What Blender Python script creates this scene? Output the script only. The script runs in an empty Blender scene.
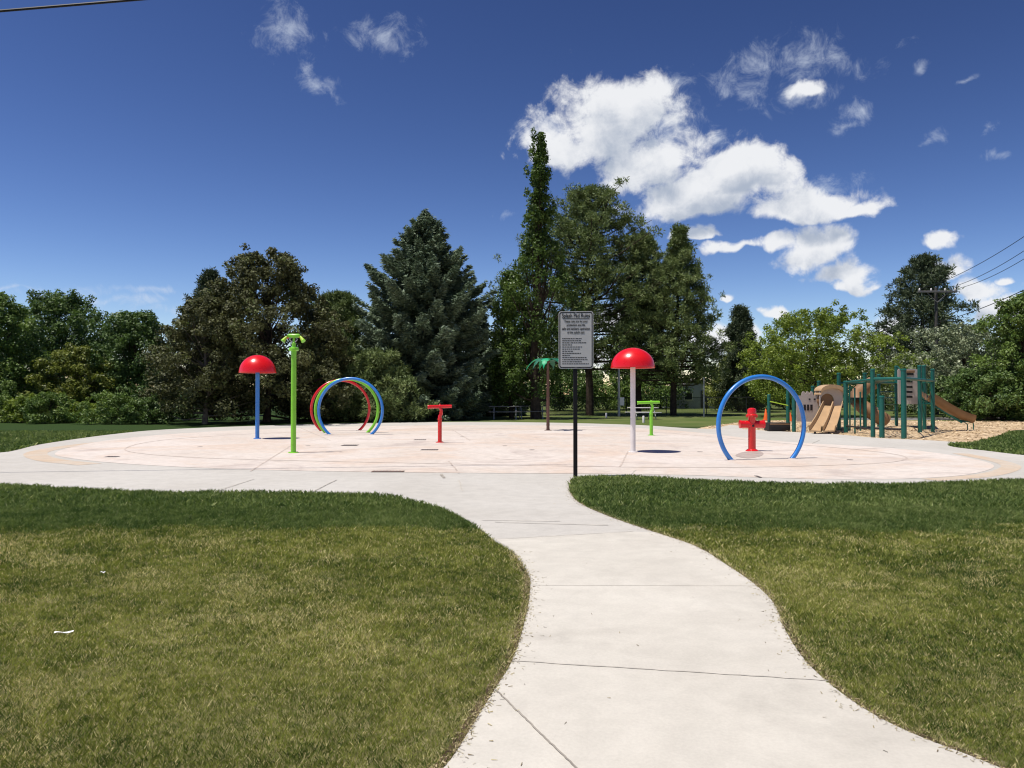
import bpy, bmesh, math, random
import numpy as np
from mathutils import Vector, Matrix
R = math.radians
random.seed(7); rng = np.random.default_rng(11)
scene = bpy.context.scene
C = scene.collection

# ------------------------------------------------------------------ camera
F = 760.0; CH = 1.5; PITCH = math.atan(10/F)
cd = bpy.data.cameras.new('camera'); cam = bpy.data.objects.new('camera', cd); C.objects.link(cam)
cd.sensor_width = 36; cd.lens = F/1024*36; cd.clip_start = 0.05; cd.clip_end = 6000
cam.location = (0, 0, CH); cam.rotation_euler = (math.pi/2+PITCH, 0, 0)
scene.camera = cam

# ------------------------------------------------------------------ world
SUN = Vector((-0.74, -0.26, 2.3)).normalized()
world = bpy.data.worlds.new("World"); scene.world = world; world.use_nodes = True
wn = world.node_tree; wn.nodes.clear()
SKY = 0.085
def build_world():
    N, L = wn.nodes, wn.links
    out = N.new('ShaderNodeOutputWorld'); bg = N.new('ShaderNodeBackground'); bg.inputs[1].default_value = SKY
    sky = N.new('ShaderNodeTexSky'); sky.sky_type = 'NISHITA'; sky.sun_disc = False
    sky.sun_elevation = math.asin(SUN.z); sky.sun_rotation = math.atan2(SUN.x, SUN.y)
    sky.altitude = 1200; sky.air_density = 1.0; sky.dust_density = 0.3; sky.ozone_density = 5.0
    # ---- group: cloud cover as a function of azimuth / elevation (radians)
    g = bpy.data.node_groups.new('cloud_field', 'ShaderNodeTree')
    g.interface.new_socket('UV', in_out='INPUT', socket_type='NodeSocketVector')
    g.interface.new_socket('Dir', in_out='INPUT', socket_type='NodeSocketVector')
    g.interface.new_socket('Thick', in_out='OUTPUT', socket_type='NodeSocketFloat')
    g.interface.new_socket('Wisp', in_out='OUTPUT', socket_type='NodeSocketFloat')
    gi = g.nodes.new('NodeGroupInput'); go = g.nodes.new('NodeGroupOutput')
    def vm(op, a, b):
        n = g.nodes.new('ShaderNodeVectorMath'); n.operation = op
        for k, s in ((0, a), (1, b)):
            if s is None: continue
            if isinstance(s, tuple): n.inputs[k].default_value = s
            else: g.links.new(s, n.inputs[k])
        return n
    def mt(op, a, b, clamp=False):
        n = g.nodes.new('ShaderNodeMath'); n.operation = op; n.use_clamp = clamp
        for k, s in ((0, a), (1, b)):
            if isinstance(s, (int, float)): n.inputs[k].default_value = s
            else: g.links.new(s, n.inputs[k])
        return n.outputs[0]
    def ae(px, py):
        x, z = (px-512)/F, (394-py)/F
        return math.atan(x), math.atan2(z, math.hypot(1, x))
    def field(blobs, flat):
        acc = None
        for (px, py, rx, ry) in blobs:
            a, e = ae(px, py)
            ca = math.cos(a)**2; ra = rx/F*ca; re = ry/F*math.cos(a)
            def madd(sx, sy):
                n = g.nodes.new('ShaderNodeVectorMath'); n.operation = 'MULTIPLY_ADD'; g.links.new(UVW, n.inputs[0])
                n.inputs[1].default_value = (sx, sy, 0); n.inputs[2].default_value = (-a*sx, -e*sy, 0); return n.outputs[0]
            p = madd(1/ra, 1/re)
            if flat != 1.0: p = vm('MAXIMUM', p, madd(-1/ra, -flat/re)).outputs[0]
            ln = vm('LENGTH', p, None).outputs[1]
            acc = ln if acc is None else mt('MINIMUM', acc, ln)
        return mt('SUBTRACT', 1.0, acc)
    def noise(scale, det, rough, dist, off):
        n = g.nodes.new('ShaderNodeTexNoise'); n.inputs['Scale'].default_value = scale
        n.inputs['Detail'].default_value = det; n.inputs['Roughness'].default_value = rough
        n.inputs['Distortion'].default_value = dist
        g.links.new(vm('ADD', gi.outputs['Dir'], (off, 0, 0)).outputs[0], n.inputs['Vector'])
        return n.outputs['Fac']
    thick = [(600,140,75,58),(560,150,45,38),(640,108,42,36),(655,170,70,42),(720,190,78,36),(735,165,48,26),(690,205,60,24),(790,210,60,26),(835,208,50,24),(862,214,44,15),(866,284,30,12),
             (815,257,38,28),(850,275,36,18),(775,247,36,14),(735,252,36,10),(947,244,24,14),(945,270,30,20),(975,292,40,20),
             (1008,310,34,18),(727,297,11,7),(772,314,17,9),(810,98,33,12),(715,345,45,22),
             (890,345,36,30),(625,322,40,22),(1012,278,16,8),(600,358,50,22),(700,237,34,10),
             (1100,300,70,30),(1200,240,90,40),(-150,200,90,34),(-260,260,120,30)]
    wisp = [(853,117,26,13),(848,130,20,9),(800,100,60,14),(288,31,36,30),(380,33,42,20),(318,77,26,17),(800,62,85,28),(745,90,60,20),(835,60,44,20),(665,85,30,14),(545,130,40,30),
            (90,298,130,9),(150,290,90,6),(20,287,60,6),(200,312,90,7),(505,214,16,6),(930,62,16,5),(967,78,16,5),(710,135,20,9),
            (820,185,60,14),(350,310,60,6),(990,130,20,9),(992,158,22,9),(935,136,26,13),(660,140,60,70),(640,215,60,16)]
    wn_ = g.nodes.new('ShaderNodeTexNoise'); wn_.inputs['Scale'].default_value = 17; wn_.inputs['Detail'].default_value = 3
    g.links.new(gi.outputs['Dir'], wn_.inputs['Vector'])
    wv = vm('MULTIPLY', vm('SUBTRACT', wn_.outputs['Color'], (.5, .5, .5)).outputs[0], (.085, .05, 0)).outputs[0]
    UVW = vm('ADD', gi.outputs['UV'], wv).outputs[0]
    ft = field(thick, 1.9); fw = field(wisp, 1.0)
    n1 = noise(13, 6, 0.60, 0.25, 0.0); n2 = noise(30, 5, 0.72, 0.5, 3.0); 
    bump = mt('ADD', mt('MULTIPLY', mt('SUBTRACT', n1, 0.5), 2.3), mt('MULTIPLY', mt('SUBTRACT', n2, 0.5), 0.9))
    t = mt('ADD', mt('ADD', ft, bump), 0.08)
    w = mt('ADD', mt('ADD', mt('MULTIPLY', fw, 0.75), mt('MULTIPLY', mt('SUBTRACT', n2, 0.5), 2.2)), -0.12)
    g.links.new(t, go.inputs['Thick']); g.links.new(w, go.inputs['Wisp'])
    # ---- world tree
    def M(op, a, b=0.0, clamp=False):
        n = N.new('ShaderNodeMath'); n.operation = op; n.use_clamp = clamp
        for k, s in ((0, a), (1, b)):
            if isinstance(s, (int, float)): n.inputs[k].default_value = s
            else: L.new(s, n.inputs[k])
        return n.outputs[0]
    tc = N.new('ShaderNodeTexCoord'); nz = N.new('ShaderNodeVectorMath'); nz.operation = 'NORMALIZE'
    L.new(tc.outputs['Generated'], nz.inputs[0])
    def cloud(dz):
        ad = N.new('ShaderNodeVectorMath'); ad.operation = 'ADD'; ad.inputs[1].default_value = (dz*-0.35, 0, dz)
        L.new(nz.outputs[0], ad.inputs[0])
        s = N.new('ShaderNodeSeparateXYZ'); L.new(ad.outputs[0], s.inputs[0])
        az = M('ARCTAN2', s.outputs[0], s.outputs[1]); el = M('ARCSINE', s.outputs[2])
        cb = N.new('ShaderNodeCombineXYZ'); L.new(az, cb.inputs[0]); L.new(el, cb.inputs[1])
        gn = N.new('ShaderNodeGroup'); gn.node_tree = g
        L.new(cb.outputs[0], gn.inputs['UV']); L.new(ad.outputs[0], gn.inputs['Dir'])
        return gn
    c0 = cloud(0.0); c1 = cloud(0.028)
    def ss(v, a, b):
        n = N.new('ShaderNodeMapRange'); n.interpolation_type = 'SMOOTHSTEP'
        n.inputs['From Min'].default_value = a; n.inputs['From Max'].default_value = b
        L.new(v, n.inputs['Value']); return n.outputs['Result']
    at = ss(c0.outputs['Thick'], 0.0, 0.55)
    aw = M('MULTIPLY', ss(c0.outputs['Wisp'], 0.0, 1.1), 0.62)
    # lighting of the cloud: how much of it lies between this spot and the sun above
    occ = ss(c1.outputs['Thick'], 0.1, 1.25)
    cm = N.new('ShaderNodeMix'); cm.data_type = 'RGBA'
    L.new(occ, cm.inputs['Factor']); k = 1/SKY
    cm.inputs['A'].default_value = (0.74*k, 0.75*k, 0.77*k, 1); cm.inputs['B'].default_value = (0.36*k, 0.41*k, 0.50*k, 1)
    m1 = N.new('ShaderNodeMix'); m1.data_type = 'RGBA'; L.new(aw, m1.inputs['Factor'])
    tint = N.new('ShaderNodeMix'); tint.data_type = 'RGBA'; tint.blend_type = 'MULTIPLY'; tint.inputs['Factor'].default_value = 1
    gm = N.new('ShaderNodeGamma'); gm.inputs['Gamma'].default_value = 1.9; L.new(sky.outputs[0], gm.inputs['Color'])
    q = SKY**.9; L.new(gm.outputs[0], tint.inputs['A']); tint.inputs['B'].default_value = (4.05*q, 2.68*q, 2.12*q, 1)
    L.new(tint.outputs['Result'], m1.inputs['A']); m1.inputs['B'].default_value = (0.56*k, 0.62*k, 0.72*k, 1)
    m2 = N.new('ShaderNodeMix'); m2.data_type = 'RGBA'; L.new(M('MULTIPLY', at, 0.97), m2.inputs['Factor'])
    L.new(m1.outputs['Result'], m2.inputs['A']); L.new(cm.outputs['Result'], m2.inputs['B'])
    L.new(m2.outputs['Result'], bg.inputs[0]); L.new(bg.outputs[0], out.inputs[0])
build_world()
world.cycles.sampling_method = 'MANUAL'; world.cycles.sample_map_resolution = 512

sl = bpy.data.lights.new('sun', 'SUN'); sun = bpy.data.objects.new('sun', sl); C.objects.link(sun)
sl.energy = 4.4; sl.angle = R(0.53); sl.color = (1.0, 0.955, 0.89)
sun.rotation_euler = SUN.to_track_quat('Z', 'Y').to_euler(); sun.location = (-10, -5, 40)
vs = scene.view_settings; vs.view_transform = 'Standard'; vs.look = 'None'; vs.gamma = 1; vs.exposure = 0.25
scene.render.engine = 'CYCLES'
scene.cycles.filter_width = 1.15; scene.cycles.max_bounces = 4; scene.cycles.diffuse_bounces = 2; scene.cycles.transmission_bounces = 2

# ------------------------------------------------------------------ helpers
def ray(px, py):
    x, z = (px-512)/F, -(py-384)/F
    c, s = math.cos(PITCH), math.sin(PITCH)
    return Vector((x, c - z*s, s + z*c))
def G(px, py, z=0.0):
    d = ray(px, py); t = (z-CH)/d.z
    return Vector((d.x*t, d.y*t, z))
def P(px, py, D):
    d = ray(px, py); t = D/d.y
    return Vector((d.x*t, D, CH+d.z*t))
def tag(o, label=None, cat=None, group=None, kind=None):
    if label: o['label'] = label
    if cat: o['category'] = cat
    if group: o['group'] = group
    if kind: o['kind'] = kind
    return o
def empty(name, loc, label, cat, group=None, rz=0):
    o = bpy.data.objects.new(name, None); C.objects.link(o); o.location = loc; o.rotation_euler = (0, 0, rz)
    o.empty_display_size = 0.2
    return tag(o, label, cat, group)
def copy_tree(o, parent=None):
    c = o.copy(); C.objects.link(c); c.parent = parent
    for ch in list(o.children): copy_tree(ch, c)
    return c

class MB:
    def __init__(s): s.v = []; s.f = []; s.sm = []
    def add(s, vs_, fs, smooth=False):
        n = len(s.v); s.v += [tuple(v) for v in vs_]
        s.f += [tuple(i+n for i in f) for f in fs]; s.sm += [smooth]*len(fs)
        return s
    def box(s, c, d, rz=0, M=None):
        m = (M if M is not None else Matrix.Translation(Vector(c)) @ Matrix.Rotation(rz, 4, 'Z'))
        hx, hy, hz = d[0]/2, d[1]/2, d[2]/2
        b = min(0.12*min(d), 0.012)
        # chamfered box : 24 verts
        bm = bmesh.new(); bmesh.ops.create_cube(bm, size=1)
        for v in bm.verts: v.co = Vector((v.co.x*d[0], v.co.y*d[1], v.co.z*d[2]))
        if b > 0.0015: bmesh.ops.bevel(bm, geom=bm.edges[:], offset=b, segments=1, affect='EDGES', profile=.5)
        bm.verts.index_update()
        s.add([m @ v.co for v in bm.verts], [[v.index for v in f.verts] for f in bm.faces]); bm.free()
        return s
    def tube(s, pts, rad, n=12, cap=True, closed=False):
        pts = [Vector(p) for p in pts]; m = len(pts)
        rads = rad if isinstance(rad, (list, tuple)) else [rad]*m
        V = []; up = None
        for i, p in enumerate(pts):
            if closed: t = (pts[(i+1) % m]-pts[i-1]).normalized()
            else: t = (pts[min(i+1, m-1)]-pts[max(i-1, 0)]).normalized()
            if up is None: up = Vector((0, 0, 1)) if abs(t.z) < .9 else Vector((1, 0, 0))
            a = t.cross(up).normalized(); b = a.cross(t).normalized(); up = b
            for k in range(n):
                th = 2*math.pi*k/n
                V.append(p + (a*math.cos(th)+b*math.sin(th))*rads[i])
        Fc = []
        for i in range(m if closed else m-1):
            j = (i+1) % m
            for k in range(n): Fc.append((i*n+k, i*n+(k+1) % n, j*n+(k+1) % n, j*n+k))
        s.add(V, Fc, True)
        if cap and not closed:
            base = len(s.v)-len(V)
            s.f.append(tuple(base+k for k in range(n))[::-1]); s.sm.append(False)
            s.f.append(tuple(base+(m-1)*n+k for k in range(n))); s.sm.append(False)
        return s
    def lathe(s, c, prof, n=28, cap=True):
        V = [(c[0]+r*math.cos(2*math.pi*k/n), c[1]+r*math.sin(2*math.pi*k/n), c[2]+z) for r, z in prof for k in range(n)]
        Fc = [(i*n+k, i*n+(k+1) % n, (i+1)*n+(k+1) % n, (i+1)*n+k) for i in range(len(prof)-1) for k in range(n)]
        s.add(V, Fc, True)
        if cap:
            base = len(s.v)-len(V)
            s.f.append(tuple(base+k for k in range(n))[::-1]); s.sm.append(False)
            s.f.append(tuple(base+(len(prof)-1)*n+k for k in range(n))); s.sm.append(False)
        return s
    def prism(s, poly, thick, M):    # poly in local XZ, extruded along local Y
        n = len(poly)
        V = [M @ Vector((x, -thick/2, z)) for x, z in poly]+[M @ Vector((x, thick/2, z)) for x, z in poly]
        s.add(V, [tuple(range(n)), tuple(range(2*n-1, n-1, -1))]+[(i, i+n, (i+1) % n+n, (i+1) % n) for i in range(n)])
        return s
    def build(s, name, mat, parent=None, loc=None):
        me = bpy.data.meshes.new(name); me.from_pydata(s.v, [], s.f); me.materials.append(mat)
        me.polygons.foreach_set('use_smooth', s.sm); me.update(); me.set_sharp_from_angle(angle=R(38))
        o = bpy.data.objects.new(name, me); C.objects.link(o)
        if parent: o.parent = parent
        if loc: o.location = loc
        return o

def npmesh(name, V, nper, mat, var=None, parent=None):
    """V: (N*nper,3) faces of nper verts each"""
    N = len(V)//nper
    me = bpy.data.meshes.new(name)
    me.vertices.add(len(V)); me.vertices.foreach_set('co', V.astype(np.float32).ravel())
    me.loops.add(len(V)); me.loops.foreach_set('vertex_index', np.arange(len(V), dtype=np.int32))
    me.polygons.add(N); me.polygons.foreach_set('loop_start', np.arange(0, len(V), nper, dtype=np.int32))
    if var is not None:
        a = me.attributes.new('var', 'FLOAT', 'FACE'); a.data.foreach_set('value', var.astype(np.float32))
    me.materials.append(mat); me.update(calc_edges=True)
    o = bpy.data.objects.new(name, me); C.objects.link(o)
    if parent: o.parent = parent
    return o

# ------------------------------------------------------------------ materials
def mat(name, col, rough=.6, spec=.3, noise=None, bump=None, metal=0, coat=0):
    m = bpy.data.materials.new(name); m.use_nodes = True; nt = m.node_tree
    b = nt.nodes['Principled BSDF']; b.inputs['Roughness'].default_value = rough
    b.inputs['Specular IOR Level'].default_value = spec; b.inputs['Metallic'].default_value = metal
    b.inputs['Coat Weight'].default_value = coat; b.inputs['Coat Roughness'].default_value = .15
    b.inputs['Base Color'].default_value = (*col, 1)
    tc = nt.nodes.new('ShaderNodeTexCoord')
    if noise:
        sc, amt = noise
        n = nt.nodes.new('ShaderNodeTexNoise'); n.inputs['Scale'].default_value = sc; n.inputs['Detail'].default_value = 6
        nt.links.new(tc.outputs['Object'], n.inputs['Vector'])
        mr = nt.nodes.new('ShaderNodeMapRange'); mr.inputs['From Min'].default_value = .3; mr.inputs['From Max'].default_value = .7
        mr.inputs['To Min'].default_value = 1-amt; mr.inputs['To Max'].default_value = 1+amt
        nt.links.new(n.outputs['Fac'], mr.inputs['Value'])
        h = nt.nodes.new('ShaderNodeVectorMath'); h.operation = 'SCALE'; h.inputs[0].default_value = col
        nt.links.new(mr.outputs['Result'], h.inputs['Scale']); nt.links.new(h.outputs[0], b.inputs['Base Color'])
        mr2 = nt.nodes.new('ShaderNodeMapRange'); mr2.inputs['To Min'].default_value = max(rough-.15, 0.05); mr2.inputs['To Max'].default_value = min(rough+.15, 1)
        nt.links.new(n.outputs['Fac'], mr2.inputs['Value']); nt.links.new(mr2.outputs['Result'], b.inputs['Roughness'])
    if bump:
        sc, st = bump
        n = nt.nodes.new('ShaderNodeTexNoise'); n.inputs['Scale'].default_value = sc; n.inputs['Detail'].default_value = 8
        nt.links.new(tc.outputs['Object'], n.inputs['Vector'])
        bp = nt.nodes.new('ShaderNodeBump'); bp.inputs['Strength'].default_value = st; bp.inputs['Distance'].default_value = .01
        nt.links.new(n.outputs['Fac'], bp.inputs['Height']); nt.links.new(bp.outputs[0], b.inputs['Normal'])
    return m
def leafmat(name, dark, light, trans=.25, rough=.55, third=None):
    m = bpy.data.materials.new(name); m.use_nodes = True; nt = m.node_tree; N, L = nt.nodes, nt.links
    b = N['Principled BSDF']; b.inputs['Roughness'].default_value = rough; b.inputs['Specular IOR Level'].default_value = .25
    a = N.new('ShaderNodeAttribute'); a.attribute_name = 'var'
    r = N.new('ShaderNodeValToRGB'); r.color_ramp.elements[0].color = (*dark, 1); r.color_ramp.elements[1].color = (*light, 1)
    r.color_ramp.elements[0].position = .1; r.color_ramp.elements[1].position = .8
    if third: e = r.color_ramp.elements.new(.97); e.color = (*third, 1)
    L.new(a.outputs['Fac'], r.inputs[0]); L.new(r.outputs[0], b.inputs['Base Color'])
    t = N.new('ShaderNodeBsdfTranslucent'); mx = N.new('ShaderNodeMixShader'); mx.inputs[0].default_value = trans
    hs = N.new('ShaderNodeHueSaturation'); hs.inputs['Value'].default_value = 1.25; hs.inputs['Saturation'].default_value = 1.1
    L.new(r.outputs[0], hs.inputs['Color']); L.new(hs.outputs[0], t.inputs[0])
    L.new(b.outputs[0], mx.inputs[1]); L.new(t.outputs[0], mx.inputs[2]); L.new(mx.outputs[0], N['Material Output'].inputs[0])
    return m

def concrete(name, base, alt, stain=None, big=0.35, amt=.5, zones=None):
    """procedural concrete: broad tint clouds, fine sand grain, pores and stains in world coordinates"""
    m = bpy.data.materials.new(name); m.use_nodes = True; nt = m.node_tree; N, L = nt.nodes, nt.links
    b = N['Principled BSDF']; b.inputs['Roughness'].default_value = .85; b.inputs['Specular IOR Level'].default_value = .2
    tc = N.new('ShaderNodeTexCoord')
    def noise(sc, det=6, rough=.55, dist=0, vec=None):
        n = N.new('ShaderNodeTexNoise'); n.inputs['Scale'].default_value = sc; n.inputs['Detail'].default_value = det
        n.inputs['Roughness'].default_value = rough; n.inputs['Distortion'].default_value = dist
        L.new(vec if vec else tc.outputs['Object'], n.inputs['Vector']); return n.outputs['Fac']
    def ss(v, a, b_, lo=0, hi=1):
        n = N.new('ShaderNodeMapRange'); n.interpolation_type = 'SMOOTHSTEP'
        n.inputs['From Min'].default_value = a; n.inputs['From Max'].default_value = b_
        n.inputs['To Min'].default_value = lo; n.inputs['To Max'].default_value = hi
        L.new(v, n.inputs['Value']); return n.outputs['Result']
    def mix(f, a, b_, mode='MIX'):
        n = N.new('ShaderNodeMix'); n.data_type = 'RGBA'; n.blend_type = mode
        for s, k in ((f, 'Factor'), (a, 'A'), (b_, 'B')):
            if isinstance(s, tuple): n.inputs[k].default_value = (*s, 1)
            elif isinstance(s, (int, float)): n.inputs[k].default_value = s
            else: L.new(s, n.inputs[k])
        return n.outputs['Result']
    col = mix(ss(noise(big, 5, .6, .6), .36, .64), base, alt)
    if stain:
        for (sc, c, lo, hi, mx_) in stain:
            col = mix(ss(noise(sc, 7, .62, 1.2), lo, hi, 0, mx_), col, c)
    fine = noise(55, 8, .7); mid = noise(4.5, 6, .65, .3)
    col = mix(1.0, col, ss_rgb(N, L, ss(fine, .3, .7, 1-.10*amt, 1+.06*amt)), 'MULTIPLY')
    col = mix(1.0, col, ss_rgb(N, L, ss(mid, .3, .7, 1-.12*amt, 1+.05*amt)), 'MULTIPLY')
    L.new(col, b.inputs['Base Color'])
    bp = N.new('ShaderNodeBump'); bp.inputs['Strength'].default_value = .25; bp.inputs['Distance'].default_value = .004
    L.new(noise(90, 8, .7), bp.inputs['Height']); L.new(bp.outputs[0], b.inputs['Normal'])
    return m
def ss_rgb(N, L, v):
    c = N.new('ShaderNodeCombineColor'); [L.new(v, c.inputs[k]) for k in range(3)]; return c.outputs[0]

m_path = concrete('path_concrete', (.530, .492, .425), (.595, .556, .483), [(.9, (.40, .37, .32), .56, .78, .5), (6, (.42, .39, .34), .62, .8, .35)], 0.5, .55)
m_apron = concrete('apron_concrete', (.485, .455, .405), (.53, .50, .45), [(.5, (.42, .395, .36), .58, .8, .5)], 0.25, .6)
m_pad = concrete('pad_concrete', (.60, .525, .455), (.66, .585, .52),
                 [(.30, (.61, .485, .39), .46, .64, .8), (.42, (.47, .395, .35), .52, .68, .75), (1.3, (.50, .39, .31), .60, .76, .5), (3.2, (.44, .37, .32), .62, .76, .5)], 0.16, .9)
m_band = concrete('band_concrete', (.56, .43, .31), (.55, .47, .38), None, 0.6, .8)
m_joint = mat('joint_dark', (.33, .295, .25), .9, .1, noise=(8, .3))
m_joint2 = mat('joint_faint', (.51, .43, .37), .9, .1, noise=(3, .2))
m_joint_shadow = mat('joint_and_wire_shadow_pale', (.47, .43, .37), .9, .1, noise=(8, .25))
m_mulch = concrete('wood_chips', (.56, .41, .24), (.68, .52, .34), [(3.5, (.40, .27, .15), .55, .7, .7)], 0.8, 1.6)
m_road = mat('road_asphalt', (.22, .21, .2), .9, .1, noise=(3, .2))
m_red = mat('red_paint', (.66, .010, .012), .25, .5, noise=(6, .06), coat=.3)
m_redf = mat('red_fibreglass', (.74, .008, .010), .28, .5, noise=(4, .05), coat=.25)
m_blue = mat('blue_paint', (.03, .21, .62), .3, .5, noise=(6, .06), coat=.3)
m_lime = mat('lime_paint', (.22, .60, .03), .32, .5, noise=(6, .06), coat=.2)
m_yel = mat('lime_nozzle', (.45, .65, .05), .4, .4)
m_white = mat('white_paint', (.80, .75, .72), .35, .4, noise=(5, .05))
m_black = mat('black_post', (.006, .006, .007), .55, .25, noise=(9, .15))
m_brown = mat('brown_paint', (.12, .058, .042), .5, .4, noise=(9, .12))
m_palm = mat('palm_green', (.015, .34, .15), .5, .3, noise=(8, .15))
m_palmd = mat('palm_dark_green', (.02, .13, .075), .45, .4, noise=(8, .15))
m_steel = mat('galvanised', (.40, .40, .41), .45, .5, noise=(8, .1), metal=.6)
m_teal = mat('teal_paint', (.006, .105, .080), .38, .45, noise=(6, .12))
m_tan = mat('tan_plastic', (.50, .33, .18), .42, .4, noise=(3, .08))
m_tand = mat('brown_plastic', (.27, .15, .075), .45, .4, noise=(3, .12))
m_beige = mat('beige_plastic', (.50, .43, .38), .5, .35, noise=(3, .06))
m_dark = mat('dark_rubber', (.025, .022, .022), .6, .3, noise=(5, .2))
m_sign = mat('sign_face', (.56, .54, .51), .4, .4, noise=(9, .03))
m_ink = mat('sign_ink', (.012, .012, .014), .5, .3)
m_orange = mat('cone_orange', (.80, .13, .02), .45, .4)
m_bark = mat('bark', (.060, .045, .034), .95, .1, noise=(5, .4), bump=(14, 1.0))
m_barkp = mat('bark_pale', (.17, .14, .11), .95, .1, noise=(5, .3), bump=(14, 1.0))
m_wood = mat('weathered_wood', (.19, .18, .17), .85, .2, noise=(9, .2))
m_polew = mat('pole_wood', (.085, .078, .07), .9, .1, noise=(7, .3))
m_wire = mat('wire_black', (.015, .015, .017), .6, .3)
m_fence = mat('fence_dark', (.03, .032, .034), .6, .3)
m_wall = mat('house_siding', (.42, .42, .42), .8, .2, noise=(2, .06))
m_roof = mat('house_roof', (.12, .11, .11), .9, .1, noise=(4, .2))
m_glass = mat('window_glass', (.03, .035, .04), .1, .6)
m_paper = mat('paper_scrap', (.85, .84, .82), .8, .2)
m_drain = mat('drain_metal', (.13, .11, .10), .6, .4, noise=(20, .3))
m_rust = mat('drain_rust', (.22, .13, .09), .8, .2, noise=(12, .3))
m_wet = mat('damp_patch', (.42, .345, .30), .6, .3, noise=(4, .15))
m_coll = mat('base_plate_metal', (.55, .50, .46), .5, .4, noise=(8, .1))

# ------------------------------------------------------------------ outlines on the ground (metres)
def catmull(pts, closed, n=8):
    pts = [Vector((p[0], p[1])) for p in pts]; m = len(pts); out = []
    rg = range(m) if closed else range(m-1)
    for i in rg:
        if closed: p0, p1, p2, p3 = pts[i-1], pts[i], pts[(i+1) % m], pts[(i+2) % m]
        else: p0, p1, p2, p3 = pts[max(i-1, 0)], pts[i], pts[i+1], pts[min(i+2, m-1)]
        d1 = max((p1-p0).length, 1e-4)**.5; d2 = max((p2-p1).length, 1e-4)**.5; d3 = max((p3-p2).length, 1e-4)**.5
        if (p1-p0).length < 1e-3: p0 = p1-(p2-p1)*.5; d1 = d2
        if (p3-p2).length < 1e-3: p3 = p2+(p2-p1)*.5; d3 = d2
        t0, t1, t2, t3 = 0, d1, d1+d2, d1+d2+d3
        for k in range(n):
            t = t1+(t2-t1)*k/n
            A1 = p0*((t1-t)/(t1-t0))+p1*((t-t0)/(t1-t0)); A2 = p1*((t2-t)/(t2-t1))+p2*((t-t1)/(t2-t1)); A3 = p2*((t3-t)/(t3-t2))+p3*((t-t2)/(t3-t2))
            B1 = A1*((t2-t)/(t2-t0))+A2*((t-t0)/(t2-t0)); B2 = A2*((t3-t)/(t3-t1))+A3*((t-t1)/(t3-t1))
            out.append(B1*((t2-t)/(t2-t1))+B2*((t-t1)/(t2-t1)))
    if not closed: out.append(pts[-1])
    return out
gp = lambda L_: [G(x, y).xy for x, y in L_]
W = lambda *a: [Vector(p) for p in a]
left_edge = gp([(512,552),(529,577),(530,591),(525.5,620),(511,665),(497,688),(474,725),(446,768)])+W((-.55,2.4),(-1.0,1.2),(-1.5,-1),(-1.9,-4))
right_edge = W((3.0,-4),(2.75,-1),(2.5,1.2),(2.22,2.4))+gp([(1005,773),(913,736.5),(873,716.5),(833.5,689),(805,662),(785,631),(774,605),(756.5,587),(725,565),(697,548),(657,534),(611,518),(580,504),(570,492),(571,481)])
pad_right = gp([(585,477.5),(600,477),(668,479),(714,481.5),(805,484.5),(896,485),(953,483),(1024,480)])+W((11.6,14.3),(13.8,15.6),(15.2,18.0),(15.0,20.2))
right_back = W((12.9,19.2))+gp([(1024,455.5),(985,451),(958,448),(948,445.5),(962,443.3),(936,441),(881,438.5),(836,434.6),(768,431),(742,429.3)])
far_path = gp([(745,426.2),(730,425.2)])
far = gp([(712,429.2),(691,428.6),(641,425.4),(590,423.7),(546,422.8),(474,422),(400,422.8),(293,425),(215,427.5),(156,430.3),(117,434),(78,439),(39,445),(0,453)])
pad_left = W((-14.2,20.0),(-15.0,18.0),(-15.2,16.2),(-14.2,14.4),(-12.2,13.0))+gp([(0,486),(60,488.5),(150,492.5),(250,493.5),(370,495.5),(415,502),(450,512.5),(480,530),(495,542)])
outer = catmull(left_edge, False, 6)+catmull(right_edge, False, 6)+catmull(pad_right, False, 6)+catmull(right_back, False, 4)+far_path+catmull(far+pad_left, False, 5)
inner = catmull(gp([(55,455),(70,448),(110,440.5),(170,434.5),(250,430),(340,427),(440,425.5),(546,425.7),(620,427.5),(665,430),(700,433.2),(748,438.5),(797,443),(858.5,446.5),(904,449.8),(950,455.5),(982,461.5),(994,466.5),(982,472.5),(950,477.3),(881,480),(805,479.5),(758,478.2),(690,476),(600,474.5),(500,474),(400,473),(300,471.5),(200,468.5),(120,464),(75,459.5)]), True, 6)

def sheet(name, poly, z, mt, depth=0.0, kind='structure', cut=False):
    bm = bmesh.new(); vs_ = [bm.verts.new((p[0], p[1], z)) for p in poly]
    f = bm.faces.new(vs_); f.normal_update()
    if f.normal.z < 0: f.normal_flip()
    if depth:
        r = bmesh.ops.extrude_face_region(bm, geom=[f]); 
        for v in [e for e in r['geom'] if isinstance(e, bmesh.types.BMVert)]: v.co.z = z
        for v in vs_: v.co.z = z-depth
    bmesh.ops.triangulate(bm, faces=[x for x in bm.faces if len(x.verts) > 4])
    bmesh.ops.recalc_face_normals(bm, faces=bm.faces[:])
    me = bpy.data.meshes.new(name); bm.to_mesh(me); bm.free(); me.materials.append(mt)
    o = bpy.data.objects.new(name, me); C.objects.link(o); o['kind'] = kind
    return o
ZC = 0.012
pavement = sheet('pavement', outer, ZC, m_apron, .10)
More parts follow.
